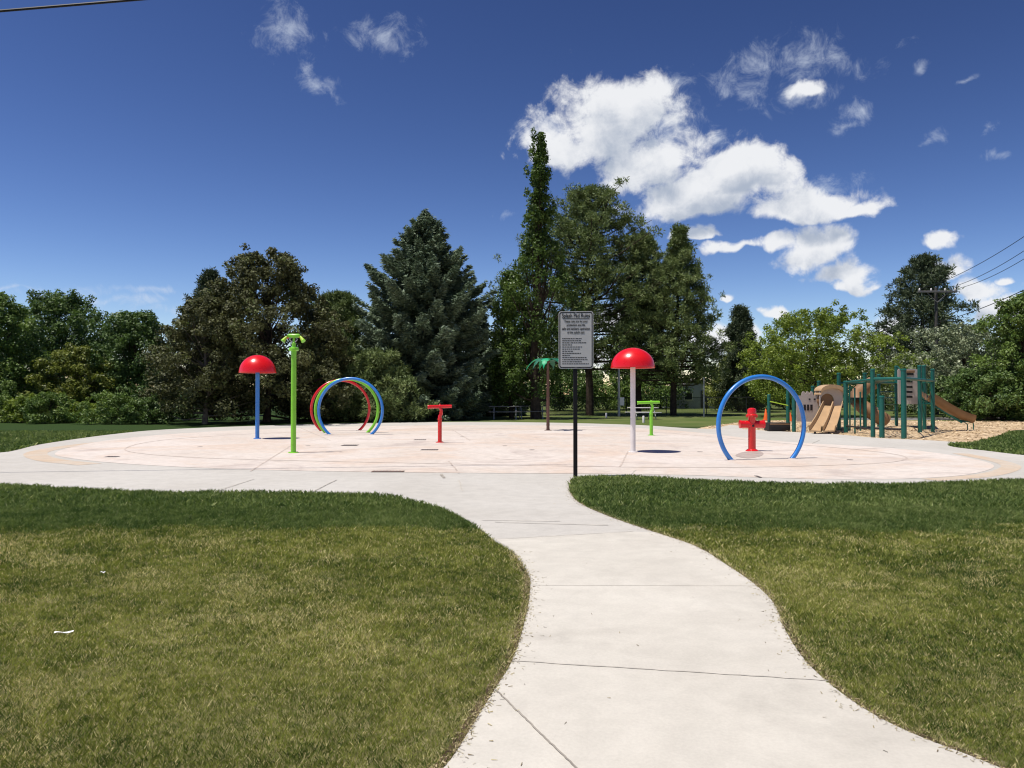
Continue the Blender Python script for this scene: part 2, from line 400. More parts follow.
# front path gets its own warmer concrete: a slab sheet 4 mm above
pth = [p for p in catmull(left_edge, False, 6)]+[p for p in catmull(right_edge, False, 6)]
jl, jr = G(494, 541), G(633, 533)
def insetp(poly, d):
    out = []; n = len(poly)
    c = sum((p for p in poly), Vector((0, 0)))/n
    for i, p in enumerate(poly):
        t = (poly[(i+1) % n]-poly[i-1]).normalized(); out.append(p+Vector((-t.y, t.x))*d)
    return out
pl = catmull([jl.xy]+left_edge, False, 6); pr = [p for p in catmull(right_edge, False, 6) if p.y < jr.y]+[jr.xy]
path_poly = [p+Vector((.006, 0)) for p in pl]+[p-Vector((.006, 0)) for p in pr]
sheet('path', path_poly, ZC+.004, m_path)
sheet('splash_pad', inner, ZC+.004, m_pad)
def strip(mb, pts, w, z, closed=False):
    pts = [Vector((p[0], p[1])) for p in pts]; n = len(pts); V = []
    for i in range(n):
        t = (pts[(i+1) % n]-pts[i-1]) if closed else (pts[min(i+1, n-1)]-pts[max(i-1, 0)])
        t.normalize(); q = Vector((-t.y, t.x))*w/2
        V += [(*(pts[i]+q), z), (*(pts[i]-q), z)]
    k = n if closed else n-1
    mb.add(V, [(2*i, 2*i+1, 2*((i+1) % n)+1, 2*((i+1) % n)) for i in range(k)])
def wob(a, b, n=14, s=.012):
    a, b = Vector((a[0], a[1])), Vector((b[0], b[1])); t = (b-a).normalized(); q = Vector((-t.y, t.x))
    return [a+(b-a)*i/n+q*random.uniform(-s, s) for i in range(n+1)]
# coloured band outside the pad at both ends
mb = MB(); strip(mb, catmull(gp([(120,440.8),(70,446.5),(40,452),(36,456),(52,461),(90,465)]), False, 6), .5, ZC+.0035)
strip(mb, catmull(gp([(960,454),(1003,463),(1011,468),(985,476),(930,480.7)]), False, 6), .35, ZC+.0035)
tag(mb.build('pavement_band', m_band), kind='structure')
ring = catmull(gp([(125,449.5),(160,441),(240,435),(340,431),(450,429),(560,429.5),(650,432.5),(720,438),(790,444.5),(860,450.5),(900,456),(906,459.5),(885,463.5),(800,467),(700,468.5),(600,467.5),(440,464.5),(300,461.5),(200,458.5),(140,454)]), True, 6)
mb = MB(); strip(mb, ring, .05, ZC+.008, True)
for a, b in [((293,445),(251,472)),((449,462),(459,474)),((620,467.5),(628,452)),((850,450),(895,448)),((330,441),(300,428)),((452,430),(470,441))]:
    strip(mb, wob(G(*a), G(*b), 10, .01), .035, ZC+.008)
tag(mb.build('pad_joints', m_joint2), kind='structure')
mb = MB()
for a, b in [((336,481),(310,494)),((254,480),(219,491.5)),((459,481),(462,492)),((820,440.5),(812,444)),((630,476.5),(636,471)),((495,523.5),(608,526.5)),((482,521.5),(560,522.5))]:  # final pair: painted shadow lines of overhead wires, the rest joints
    strip(mb, wob(G(*a), G(*b), 10, .008), .018, ZC+.0088)
tag(mb.build('apron_joints_and_wire_shadows', m_joint_shadow), kind='structure')
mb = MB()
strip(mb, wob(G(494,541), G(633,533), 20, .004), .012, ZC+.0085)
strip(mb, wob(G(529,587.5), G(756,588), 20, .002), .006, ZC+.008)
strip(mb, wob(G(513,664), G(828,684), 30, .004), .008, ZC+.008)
tag(mb.build('path_joints', m_joint_shadow), kind='structure')
mb = MB(); strip(mb, wob(G(495,692.6), G(590,786), 40, .0025), .009, ZC+.008)
strip(mb, wob(G(441,475), G(444,479), 4, .01), .05, ZC+.01)
tag(mb.build('path_crack', m_joint), kind='structure')
# damp patch by the hydrant and stains
sheet('damp_patch', catmull(gp([(736,457),(745,452.5),(757,451.5),(763,453.5),(760,457),(748,459)]), True, 5), ZC+.008, m_wet)

# ------------------------------------------------------------------ point in polygon
def inside(px, py, poly):
    px = np.asarray(px); py = np.asarray(py); r = np.zeros(px.shape, bool)
    n = len(poly)
    for i in range(n):
        x1, y1 = poly[i]; x2, y2 = poly[(i+1) % n]
        if y1 == y2: continue
        c = ((y1 > py) != (y2 > py)) & (px < (x2-x1)*(py-y1)/(y2-y1)+x1)
        r ^= c
    return r
def vnoise(x, y, s, seed=0):
    x = x*s+seed*17.3; y = y*s+seed*5.1
    xi, yi = np.floor(x), np.floor(y); fx, fy = x-xi, y-yi; fx = fx*fx*(3-2*fx); fy = fy*fy*(3-2*fy)
    h = lambda a, b: np.modf(np.abs(np.sin(a*127.1+b*311.7+seed)*43758.5453))[0]
    return (h(xi, yi)*(1-fx)+h(xi+1, yi)*fx)*(1-fy)+(h(xi, yi+1)*(1-fx)+h(xi+1, yi+1)*fx)*fy

# ------------------------------------------------------------------ ground
def ground_mat():
    m = bpy.data.materials.new('turf'); m.use_nodes = True; nt = m.node_tree; N, L = nt.nodes, nt.links
    b = N['Principled BSDF']; b.inputs['Roughness'].default_value = .95; b.inputs['Specular IOR Level'].default_value = .1
    tc = N.new('ShaderNodeTexCoord')
    def noise(sc, det=6, rough=.6):
        n = N.new('ShaderNodeTexNoise'); n.inputs['Scale'].default_value = sc; n.inputs['Detail'].default_value = det
        n.inputs['Roughness'].default_value = rough; L.new(tc.outputs['Object'], n.inputs['Vector']); return n.outputs['Fac']
    def ss(v, a, b_):
        n = N.new('ShaderNodeMapRange'); n.interpolation_type = 'SMOOTHSTEP'
        n.inputs['From Min'].default_value = a; n.inputs['From Max'].default_value = b_; L.new(v, n.inputs['Value']); return n.outputs['Result']
    def mix(f, a, b_):
        n = N.new('ShaderNodeMix'); n.data_type = 'RGBA'
        for s, k in ((f, 'Factor'), (a, 'A'), (b_, 'B')):
            if isinstance(s, tuple): n.inputs[k].default_value = (*s, 1)
            else: L.new(s, n.inputs[k])
        return n.outputs['Result']
    sp = N.new('ShaderNodeSeparateXYZ'); L.new(tc.outputs['Object'], sp.inputs[0])
    dry = mix(ss(noise(14), .4, .62), (.10, .095, .035), (.20, .18, .08))
    lush = mix(ss(noise(20), .4, .65), (.018, .04, .009), (.045, .075, .018))
    far = mix(ss(noise(.25), .4, .6), (.085, .12, .030), (.13, .15, .05))
    c1 = mix(ss(sp.outputs[1], 8.2, 8.7), dry, lush)
    mm = N.new('ShaderNodeMath'); mm.operation = 'MULTIPLY'; L.new(ss(sp.outputs[1], 33, 37), mm.inputs[0]); L.new(ss(sp.outputs[0], -9, -2), mm.inputs[1])
    c2 = mix(mm.outputs[0], c1, far)
    L.new(c2, b.inputs['Base Color'])
    return m
bm = bmesh.new(); S = 3000
bmesh.ops.create_grid(bm, x_segments=1, y_segments=1, size=S)
me = bpy.data.meshes.new('ground'); bm.to_mesh(me); bm.free(); me.materials.append(ground_mat())
go = bpy.data.objects.new('ground', me); C.objects.link(go); go['kind'] = 'structure'

# playground mulch bed
mulch = catmull(gp([(700,429.6),(725,424.5),(760,421),(830,420),(900,420.5),(960,421.3),(1024,421.5)])+W((30,40),(31,33),(22,28))+gp([(1024,430),(1005,434.5),(985,440.5),(962,443.5),(936,441.5),(881,439.2),(836,435.2),(768,431.6),(735,430)]), True, 5)
sheet('wood_chip_bed', mulch, .006, m_mulch)
pad_ext = catmull(W((-14,47),(-6,46.2)), False, 2)
sheet('road', [P(870,420,44).xy, Vector((60, 43)), Vector((60, 48)), Vector((16, 48))], .010, m_road)

# scattered wood chips near the front of the bed (loose, uncountable)
def chips():
    n = 26000; x = rng.uniform(3, 30, n); y = rng.uniform(23, 42, n)
    k = inside(x, y, mulch) & ~inside(x, y, outer); x = x[k]; y = y[k]; n = len(x)
    a = rng.uniform(0, 6.28, n); l = rng.uniform(.03, .09, n); w = l*.35; tl = rng.uniform(-.3, .6, n)
    c, s = np.cos(a), np.sin(a); z = .012+rng.uniform(0, .02, n)
    V = np.zeros((n, 4, 3))
    for i, (u, v) in enumerate(((-1, -1), (1, -1), (1, 1), (-1, 1))):
        V[:, i, 0] = x+u*l*c-v*w*s; V[:, i, 1] = y+u*l*s+v*w*c; V[:, i, 2] = z+(u+1)*l*tl*.4
    o = npmesh('wood_chips', V.reshape(-1, 3), 4, leafmat('chip', (.42, .28, .15), (.78, .60, .38), 0), rng.random(n))
    tag(o, kind='stuff', label='loose tan wood chips under the playground', cat='wood chips')
chips()

# ------------------------------------------------------------------ grass blades
def dens(pts, step):
    out = []
    for a, b in zip(pts[:-1], pts[1:]):
        L_ = (b-a).length; k = max(int(L_/step), 1)
        out += [a.lerp(b, i/k) for i in range(k)]
    return np.array([tuple(p) for p in out])
EDG = dens([p for p in catmull(left_edge, False, 4)], .05); EDG = np.concatenate([EDG, dens(catmull(right_edge, False, 4), .05)])
EDG = EDG[EDG[:, 1] > 1.5]
def grass():
    mats = leafmat('dry_grass', (.052, .100, .015), (.370, .392, .082), .30, .6, (.80, .70, .34))
    matl = leafmat('lush_grass', (.060, .112, .022), (.245, .305, .085), .32, .6, (.46, .47, .20))
    sets = {0: [], 1: []}
    for (d0, d1, dens, w, h, wide) in ((1.6, 4.2, 22000, .0013, .021, 1.0), (4.2, 6.5, 15000, .0020, .024, .85), (6.5, 10, 8500, .0033, .029, .82), (10, 17, 2700, .0085, .042, .80), (17, 30, 500, .022, .06, .8)):
        xm = wide*d1+1.0; A = 2*xm*(d1-d0); n = int(A*dens)
        x = rng.uniform(-xm, xm, n); y = rng.uniform(d0, d1, n)
        k = (np.abs(x) < wide*y*.9+1.2); x = x[k]; y = y[k]
        # clumping
        k = rng.random(len(x)) < .72+.28*vnoise(x, y, 9, 1); x = x[k]; y = y[k]
        # ragged edge of the concrete
        k = ~inside(x, y, outer) & ~inside(x, y, mulch); x = x[k]; y = y[k]
        n = len(x)
        edge = 8.45+.6*(vnoise(x, y, .5, 3)-.5)+.55*(vnoise(x, y, 2.2, 4)-.5)+.35*(vnoise(x, y, 7, 14)-.5)+.32*(rng.random(n)-.5)+np.where(x > 5.0, np.clip((x-5.0)*.55, 0, 1.1), 0)
        lush = y > edge
        a = rng.uniform(0, 2*np.pi, n); hh = h*rng.uniform(.55, 1.3, n)*np.where(lush, 1.4, 1)*(.75+.5*vnoise(x, y, 3, 5))
        ln = rng.uniform(.15, 1.0, n)*hh; la = rng.uniform(0, 2*np.pi, n)
        ww = w*rng.uniform(.7, 1.3, n)
        bx, by = np.cos(a)*ww, np.sin(a)*ww; lx, ly = np.cos(la)*ln, np.sin(la)*ln
        V = np.zeros((n, 4, 3))
        V[:, 0] = np.stack([x-bx, y-by, np.zeros(n)], 1); V[:, 1] = np.stack([x+bx, y+by, np.zeros(n)], 1)
        V[:, 2] = np.stack([x+bx*.6+lx*.45, y+by*.6+ly*.45, hh*.62], 1); V[:, 3] = np.stack([x+lx, y+ly, hh*.95], 1)
        patch = vnoise(x, y, .55, 6)*.6+vnoise(x, y, 2.4, 7)*.4
        fine = vnoise(x, y, 13, 12)*.55+vnoise(x, y, 31, 13)*.45
        var = np.clip(rng.random(n)*.42+(patch-.5)*.62+(fine-.5)*.75+.29, 0, 1)
        bald = np.clip((vnoise(x, y, 1.3, 21)*.5+vnoise(x, y, 4.7, 22)*.5-.58)*4, 0, 1)
        near = np.zeros(n, bool)
        if d1 < 11:
            for i0 in range(0, n, 20000):
                xx, yy = x[i0:i0+20000, None], y[i0:i0+20000, None]
                near[i0:i0+20000] = ((xx-EDG[None, :, 0])**2+(yy-EDG[None, :, 1])**2).min(1) < (.05+.05*vnoise(x[i0:i0+20000], y[i0:i0+20000], 4, 8))**2
        strw = rng.random(n) < np.where(near, .40, np.where(lush, .03, .045+.12*patch**1.5+.30*bald))
        hh[near] *= .7; V_near = near
        var = np.where(strw, 1.0, np.minimum(var, .86))
        for q in (0, 1):
            kk = lush == bool(q); sets[q].append((V[kk], var[kk]))
    for q, nm, mm, lb in ((0, 'lawn_grass', mats, 'mown olive green lawn with straw coloured blades along the path'), (1, 'lush_grass', matl, 'deep green longer grass band bordering the splash pad')):
        V = np.concatenate([s[0] for s in sets[q]]).reshape(-1, 3); v = np.concatenate([s[1] for s in sets[q]])
        o = npmesh(nm, V, 4, mm, v); tag(o, kind='stuff', label=lb, cat='grass')
        print(nm, len(v))
grass()
def clippings():   # dry clippings and crumbs of soil blown onto the slab along its edges
    n = 5200; k = rng.integers(0, len(EDG), n); d = rng.exponential(.035, n)*np.where(rng.random(n) < .08, 5, 1)
    th = rng.uniform(0, 2*np.pi, n); x = EDG[k, 0]+np.cos(th)*d; y = EDG[k, 1]+np.sin(th)*d; a = rng.uniform(0, 2*np.pi, n)
    l = rng.uniform(.004, .014, n); w = rng.uniform(.0008, .0022, n); c, s = np.cos(a), np.sin(a); V = np.zeros((n, 4, 3))
    for i, (u, v) in enumerate(((-1, -1), (1, -1), (1, 1), (-1, 1))):
        V[:, i, 0] = x+u*l*c-v*w*s; V[:, i, 1] = y+u*l*s+v*w*c; V[:, i, 2] = ZC+.006+.003*(u+1)*rng.random(n)
    o = npmesh('grass_clippings', V.reshape(-1, 3), 4, leafmat('clipping', (.12, .085, .04), (.45, .38, .20), 0), rng.random(n))
    tag(o, kind='stuff', label='dry grass clippings scattered along the path edges', cat='clippings')
clippings()
m_soil = mat('edge_soil', (.10, .072, .045), 1, .05, noise=(14, .4), bump=(40, 1))
mb = MB(); strip(mb, catmull(left_edge, False, 6), .10, .005); strip(mb, catmull(right_edge, False, 6), .10, .005)
tag(mb.build('soil_edge', m_soil), kind='structure')

# ------------------------------------------------------------------ trees
def unit(a): return a/np.maximum(np.linalg.norm(a, axis=1, keepdims=True), 1e-9)
def leafquads(Pc, T, Nn, l, w):
    B = unit(np.cross(Nn, T)); l = np.broadcast_to(l, (len(Pc),))[:, None]; w = np.broadcast_to(w, (len(Pc),))[:, None]
    V = np.stack([Pc-T*l/2, Pc+B*w/2-T*l*.08, Pc+T*l/2, Pc-B*w/2-T*l*.08], 1)
    return V.reshape(-1, 3)
def rdir(n): return unit(rng.normal(size=(n, 3)))

M_leaf = {
 'oak': leafmat('leaf_mid', (.056, .108, .024), (.185, .265, .060), .25, .5, (.24, .30, .10)),
 'dark': leafmat('leaf_dark', (.042, .082, .022), (.130, .200, .050), .2, .5, (.17, .22, .08)),
 'olive': leafmat('leaf_olive', (.095, .120, .022), (.25, .28, .060), .28, .5, (.33, .35, .12)),
 'bright': leafmat('leaf_bright', (.085, .135, .020), (.25, .32, .055), .32, .5, (.33, .38, .10)),
 'plum': leafmat('leaf_plum', (.044, .049, .017), (.130, .135, .050), .18, .6, (.17, .23, .07)),
 'silver': leafmat('leaf_silver', (.13, .170, .080), (.35, .39, .24), .15, .6, (.50, .53, .38)),
 'poplar': leafmat('leaf_poplar', (.040, .078, .016), (.125, .190, .042), .25, .45, (.20, .26, .08)),
 'spruce': leafmat('needle_spruce', (.050, .086, .048), (.20, .255, .155), .10, .6, (.30, .36, .28)),
 'pine': leafmat('needle_pine', (.070, .108, .030), (.20, .25, .085), .12, .6, (.28, .32, .14)),
 'dpine': leafmat('needle_dark', (.040, .060, .030), (.115, .145, .070), .08, .6, (.18, .21, .12)),
}
ROOTS = []
def tree_root(name, x, y, label, group):
    r = empty(name, (x, y, 0), label, 'tree' if 'bush' not in name and 'shrub' not in name else 'bush', group); ROOTS.append(r); return r

def broadleaf(name, x, y, H, Rr, label, mk, group, f0=.16, ncl=260, lpc=170, lsize=.15, clr=.62, prof=None, trunk=m_bark, seed=0, lean=0, tr=None, sprig=.12, squash=.75, trunk_h=None):
    r = tree_root(name, x, y, label, group)
    rs = np.random.default_rng(seed+100)
    prof = prof or (lambda f: np.sin(np.pi*np.clip((f*.80+.16), 0, 1))**.62)
    f = rs.random(ncl)**.85; a = rs.uniform(0, 2*np.pi, ncl)
    lob = 1+.20*np.sin(a*3+seed)+.13*np.sin(a*5+f*9+seed*2)+.10*np.sin(f*17+seed)
    rr = rs.random(ncl)**.42
    env = Rr*prof(f)*lob
    z0 = H*f0; zz = z0+(H-z0-clr*.5)*f
    cx = np.cos(a)*env*rr+lean*f; cy = np.sin(a)*env*rr
    cl = np.stack([cx, cy, zz], 1); cs = clr*rs.uniform(.55, 1.25, ncl)*(1-.35*f)
    ns = int(ncl*sprig)
    if ns:   # small loose sprigs beyond the outline
        d = cl[:ns].copy(); dd = unit(d-np.array([0, 0, H*.45])); cl2 = cl[:ns]*1.0
        fr = rs.random(ns)
        cl2 = np.stack([np.cos(a[:ns])*env[:ns]*(.8+.22*fr), np.sin(a[:ns])*env[:ns]*(.8+.22*fr), zz[:ns]+clr*.8*fr], 1)
        cl = np.concatenate([cl, cl2]); cs = np.concatenate([cs, np.full(ns, clr*.5)])
    n = len(cl); cnt = np.maximum((lpc*(cs/clr)**1.6), 12).astype(int)
    idx = np.repeat(np.arange(n), cnt); m = len(idx)
    o = unit(rs.normal(size=(m, 3)))*(rs.random((m, 1))**.45)*cs[idx][:, None]; o[:, 2] *= squash
    Pc = cl[idx]+o
    k = Pc[:, 2] > .05; Pc = Pc[k]; o = o[k]; idx = idx[k]; m = len(Pc)
    Nn = unit(unit(o)*.7+np.array([0, 0, .55])+rs.normal(size=(m, 3))*.55)
    T = unit(np.cross(Nn, rs.normal(size=(m, 3))))
    L_ = lsize*rs.uniform(.6, 1.35, m)
    V = leafquads(Pc, T, Nn, L_, L_*.62)
    cv = rs.random(n); var = np.clip(.55*rs.random(m)+.45*cv[idx], 0, 1)
    npmesh('crown', V, 4, M_leaf[mk], var, r)
    mb = MB(); R0 = tr or max(.10, H*.020)
    top = H*.86
    pts = [Vector((lean*(z/H)+.08*H*.1*math.sin(z*.9+seed), .08*H*.1*math.cos(z*1.1+seed), z)) for z in np.linspace(-.05, top, 9)]
    mb.tube(pts, [R0*1.25]+[R0*(1-.86*i/8) for i in range(1, 9)], 9)
    for i in range(min(ncl, 70)):
        c = cl[i]; zs = max(min(c[2]*.62, top*.9), z0*.7); q = zs/top*8; b0 = pts[min(int(q), 8)].lerp(pts[min(int(q)+1, 8)], q-int(q))
        e = Vector(c); mid = b0.lerp(e, .5)+Vector((0, 0, -.08*(e-b0).length))+Vector(rs.normal(size=3))*.12
        rb = R0*.34*(1-zs/top*.6)
        mb.tube([b0, mid, e], [rb, rb*.6, rb*.15], 5, cap=False)
    mb.build('trunk', trunk, r)
    return r

def spruce(name, x, y, H, Rr, label, mk, group, prof=None, nb=420, seed=0, f0=.03, power=.82, nl=.30, dens=1.0, trunk=m_bark, wob_=.15):
    r = tree_root(name, x, y, label, group); rs = np.random.default_rng(seed+500)
    Pc, T, var = [], [], []; mb = MB()
    mb.tube([(0, 0, -.05), (0, 0, H*.5), (0, 0, H*.99)], [H*.017, H*.010, .015], 8)
    for b in range(nb):
        f = f0+(1-f0)*(b/nb)**1.12+rs.uniform(-.006, .006); f = min(max(f, f0), .992)
        az = b*2.39996+rs.uniform(-.35, .35)
        lobe = 1+wob_*math.sin(az*2+seed)+wob_*.6*math.sin(f*26+az)
        Lb = (Rr*(prof(f) if prof else (1-f)**power)+.04)*rs.uniform(.68, 1.15)*lobe
        if f < .10: Lb *= .80+2*f
        d = np.array([math.cos(az), math.sin(az), 0]); side = np.array([-d[1], d[0], 0])
        rise = .55*f-.18; z0 = H*f
        nsp = max(int(Lb*46*dens), 14)
        s = rs.random(nsp)**.62; lat = (rs.random(nsp)*2-1)*(.30*Lb*(1.05-s)+.10)
        zz = z0+Lb*(rise*s-.26*s*(1-s))+rs.normal(size=nsp)*.05-np.abs(lat)*.28
        zz = zz+.12*Lb*s**3
        c = d[None]*(s*Lb)[:, None]+side[None]*lat[:, None]; c[:, 2] = zz
        m = 4
        cc = np.repeat(c, m, 0)+rs.normal(size=(nsp*m, 3))*.055
        t = unit(d[None]*1.0+side[None]*np.sign(lat).repeat(m)[:, None]*.8+rs.normal(size=(nsp*m, 3))*.45+np.array([0, 0, -.12]))
        Pc.append(cc); T.append(t); var.append(np.clip(.35*rs.random()+.5*rs.random(nsp*m)+.25*(s.repeat(m)-.4), 0, 1))
        if b % 2 == 0: mb.tube([(0, 0, z0), tuple(d*Lb*.5+np.array([0, 0, z0+Lb*(rise*.5-.065)])), tuple(d*Lb*.9+np.array([0, 0, z0+Lb*rise*.9]))], [.03, .018, .006], 4, cap=False)
    Pc = np.concatenate(Pc); T = np.concatenate(T); var = np.concatenate(var)
    k = Pc[:, 2] > .03; Pc = Pc[k]; T = T[k]; var = var[k]
    Nn = unit(np.cross(T, unit(rs.normal(size=T.shape)+np.array([0, 0, .2]))))
    Nn = unit(np.where(Nn[:, 2:3] < 0, -Nn, Nn)+np.array([0, 0, .35]))
    L_ = nl*rs.uniform(.6, 1.2, len(Pc))
    npmesh('crown', leafquads(Pc, T, Nn, L_, L_*.26), 4, M_leaf[mk], var, r)
    mb.build('trunk', trunk, r); return r

def pine(name, x, y, H, Rr, label, mk, group, nb=90, seed=0, f0=.12, prof=None, tufts=15, nper=46, tr=.36, needle=.24, trunk=m_bark, up=.25):
    r = tree_root(name, x, y, label, group); rs = np.random.default_rng(seed+900)
    prof = prof or (lambda f: (1-f)**.55*(.55+.45*min(1, f/.25)))
    mb = MB(); R0 = H*.018
    bend = lambda z: Vector((.02*H*math.sin(z/H*3+seed), .02*H*math.cos(z/H*2.2+seed), z))
    pts = [bend(z) for z in np.linspace(-.05, H*.97, 10)]
    pts[0].x = pts[1].x; pts[0].y = pts[1].y
    mb.tube(pts, [R0*(1-.93*i/9) for i in range(10)], 9)
    tc_, tv = [], []
    for b in range(nb):
        f = f0+(1-f0)*((b+.5)/nb)**.95; az = b*2.39996+rs.uniform(-.6, .6)
        L_ = Rr*prof(f)*rs.uniform(.62, 1.12)*(1+.18*math.sin(az*2+seed)); L_ = max(L_, .3)
        d = Vector((math.cos(az), math.sin(az), 0)); b0 = bend(H*f*.96)
        u = up*(.2+1.3*f)
        path = [b0, b0+d*L_*.5+Vector((0, 0, L_*(u*.5-.06))), b0+d*L_+Vector((0, 0, L_*(u+.06)))]
        rb = .018+.014*L_
        mb.tube(path, [rb, rb*.6, rb*.2], 5, cap=False)
        v0 = rs.random()*.35
        nt_ = max(int(tufts*(.35+.65*L_/Rr)), 4)
        for k in range(nt_):
            s = rs.uniform(.30, 1.05)**.8
            p = b0.lerp(path[2], s); sp = .26*L_*(1.1-s*.6)+.12
            o = Vector(rs.normal(size=3))*sp*.62; o.z *= .55
            tc_.append(p+o); tv.append(v0)
            if k % 3 == 0: mb.tube([b0.lerp(path[2], s*.85), p+o], [.014, .006], 3, cap=False)
    for k in range(6): tc_.append(bend(H*.97)+Vector((rs.normal()*.15, rs.normal()*.15, rs.uniform(-.4, .15)))); tv.append(.2)
    tcn = np.array([tuple(t) for t in tc_]); tv = np.array(tv); n = len(tcn)
    idx = np.repeat(np.arange(n), nper); m = len(idx)
    dd = unit(rs.normal(size=(m, 3))+np.array([0, 0, .35])); rad = rs.uniform(.08, tr, m)*rs.uniform(.7, 1.2, n)[idx]
    Pc = tcn[idx]+dd*rad[:, None]; Nn = unit(np.cross(dd, rs.normal(size=(m, 3))))
    Nn = np.where(Nn[:, 2:3] < 0, -Nn, Nn)
    l = needle*rs.uniform(.7, 1.2, m)
    npmesh('crown', leafquads(Pc, unit(dd+rs.normal(size=(m, 3))*.35), Nn, l, l*.27), 4, M_leaf[mk], np.clip(tv[idx]+.65*rs.random(m), 0, 1), r)
    mb.build('trunk', trunk, r); return r

def spot(px, D, top): return (px-512)/F*D, D, CH+(394-top)/F*D
g_wood = 'trees of the wood on the left'; g_con = 'evergreens behind the splash pad'; g_back = 'trees behind the chain link fence'; g_right = 'trees beyond the playground'
gb = 'bushes along the left tree line'
def BL(name, px, D, top, wpx, label, mk, group, **k):
    x, y, H = spot(px, D, top); return broadleaf(name, x, y, H, wpx/2/F*D, label, mk, group, **k)
def SP(name, px, D, top, wpx, label, mk, group, **k):
    x, y, H = spot(px, D, top); return spruce(name, x, y, H, wpx/2/F*D, label, mk, group, **k)
def PN(name, px, D, top, wpx, label, mk, group, **k):
    x, y, H = spot(px, D, top); return pine(name, x, y, H, wpx/2/F*D, label, mk, group, **k)
full = lambda f: np.sin(np.pi*np.clip(f*.72+.26, 0, 1))**.5
# left wood
BL('broadleaf_tree', -8, 44, 289, 80, 'grey green tree at the left edge of the photo with drooping foliage', 'oak', g_wood, seed=1, f0=.05, ncl=330, prof=full)
BL('broadleaf_tree', 58, 56, 291, 125, 'tall wide dark green tree at far left behind the yellow green one', 'dark', g_wood, seed=2, f0=.05, ncl=420, lsize=.19, clr=.8, prof=full)
BL('broadleaf_tree', 78, 45, 345, 84, 'yellowish olive tree in front of the tall dark trees at left', 'olive', g_wood, seed=3, f0=.04, ncl=200, clr=.5, prof=full)
BL('broadleaf_tree', 134, 46, 309, 76, 'rounded deep green tree left of the brown leaved tree', 'dark', g_wood, seed=4, f0=.04, ncl=330, prof=full)
BL('brown_leaved_tree', 268, 41, 250, 190, 'largest brown leaved tree, tall behind the left red dome and green pole', 'plum', 'brown leaved trees', seed=5, f0=.05, ncl=620, lpc=190, lsize=.15, clr=.55, sprig=.22,
   prof=lambda f: np.clip(1.38-1.12*f, .16, 1), trunk=m_bark)
BL('brown_leaved_tree', 205, 38, 296, 100, 'lower brown leaved tree left of the red dome, pale trunk below', 'plum', 'brown leaved trees', seed=6, f0=.08, ncl=300, lsize=.14, clr=.5, prof=full, trunk=m_barkp)
PN('pine_tree', 212, 52, 269, 70, 'narrow pine whose tip rises behind the brown leaved trees', 'dpine', g_con, seed=7, f0=.05, nb=120)
PN('pine_tree', 342, 50, 292, 110, 'olive pine sloping down between the brown leaved tree and the big spruce', 'pine', g_con, seed=8, f0=.03, nb=150, prof=lambda f: (1-f)**.5)
PN('pine_tree', 378, 42, 352, 96, 'low spreading olive pine at the foot of the big spruce', 'pine', g_con, seed=9, f0=.02, nb=120, prof=lambda f: (1-f)**.45, up=.15)
PN('pine_tree', 312, 44, 345, 80, 'low bushy pine behind the three rainbow hoops', 'pine', g_con, seed=19, f0=.02, nb=110, prof=lambda f: (1-f)**.4, up=.15)
for i, (px, D, top, w, mk, lb) in enumerate([
    (-20, 40, 372, 70, 'oak', 'bush at the very left edge below the grey green tree'),
    (25, 40, 394, 46, 'bright', 'bright green bush between the leftmost bushes'),
    (50, 39, 392, 48, 'oak', 'mid green bush with rounded top at far left'),
    (82, 41, 400, 50, 'bright', 'pale yellow green bush below the olive tree'),
    (112, 38, 390, 54, 'oak', 'tallest mid green bush under the rounded deep green tree'),
    (148, 38, 396, 40, 'dark', 'dark bush left of the pale trunk'),
    (172, 42, 385, 44, 'dark', 'dark bush just left of the brown leaved trees')]):
    BL('bush', px, D, top, w, lb, mk, gb, seed=30+i, f0=.0, ncl=90, lpc=110, lsize=.11, clr=.36, prof=full, sprig=.25, tr=.03)
# evergreens and poplars in the middle
SP('spruce_tree', 425, 46, 211, 140, 'largest blue green spruce with a broad cone left of the poplar', 'spruce', g_con, seed=11, nb=440, dens=1.15, nl=.30, prof=lambda f: min(2.0*(1-f)**.95, 1), wob_=.08)
SP('spruce_tree', 478, 54, 300, 62, 'small dark spruce tucked between the big spruce and the poplars', 'spruce', g_con, seed=12, nb=320)
SP('spruce_tree', 500, 52, 330, 60, 'shorter spruce below the leafy poplars', 'spruce', g_con, seed=13, nb=280)
colp = lambda f: np.where(f < .36, .70+.14*np.minimum(f/.1, 1), np.clip(.86-(f-.36)*2.4, .30, 1)*np.clip(1-(f-.6)*1.7, .38, 1)+.05*np.sin(f*38))*np.where(f > .93, (1-f)*9+.3, 1)
BL('poplar_tree', 534, 46, 131, 88, 'tallest tree, a columnar poplar with a thin ragged spire', 'poplar', 'poplars', seed=14, f0=.09, ncl=470, lpc=105, lsize=.15, clr=.40, prof=colp, tr=.30, sprig=.22, squash=1.3, lean=.45)
BL('poplar_tree', 511, 47, 268, 44, 'shorter bushy poplar leaning against the tall columnar one', 'poplar', 'poplars', seed=15, f0=.10, ncl=260, lpc=130, lsize=.15, clr=.42, prof=full, tr=.14, squash=1.2)
PN('pine_tree', 592, 54, 181, 160, 'massive round topped pine right of the tall poplar', 'pine', g_con, seed=16, f0=.20, nb=150, tufts=18, tr=.42, prof=lambda f: (1-(max(f-.35, 0)/.65)**2.2)**.6*.95 if f > .35 else .75+.4*f)
PN('pine_tree', 642, 56, 230, 100, 'middle pine between the round topped pine and the conical one', 'pine', g_con, seed=17, f0=.22, nb=110, prof=lambda f: .9*(1-f)**.35)
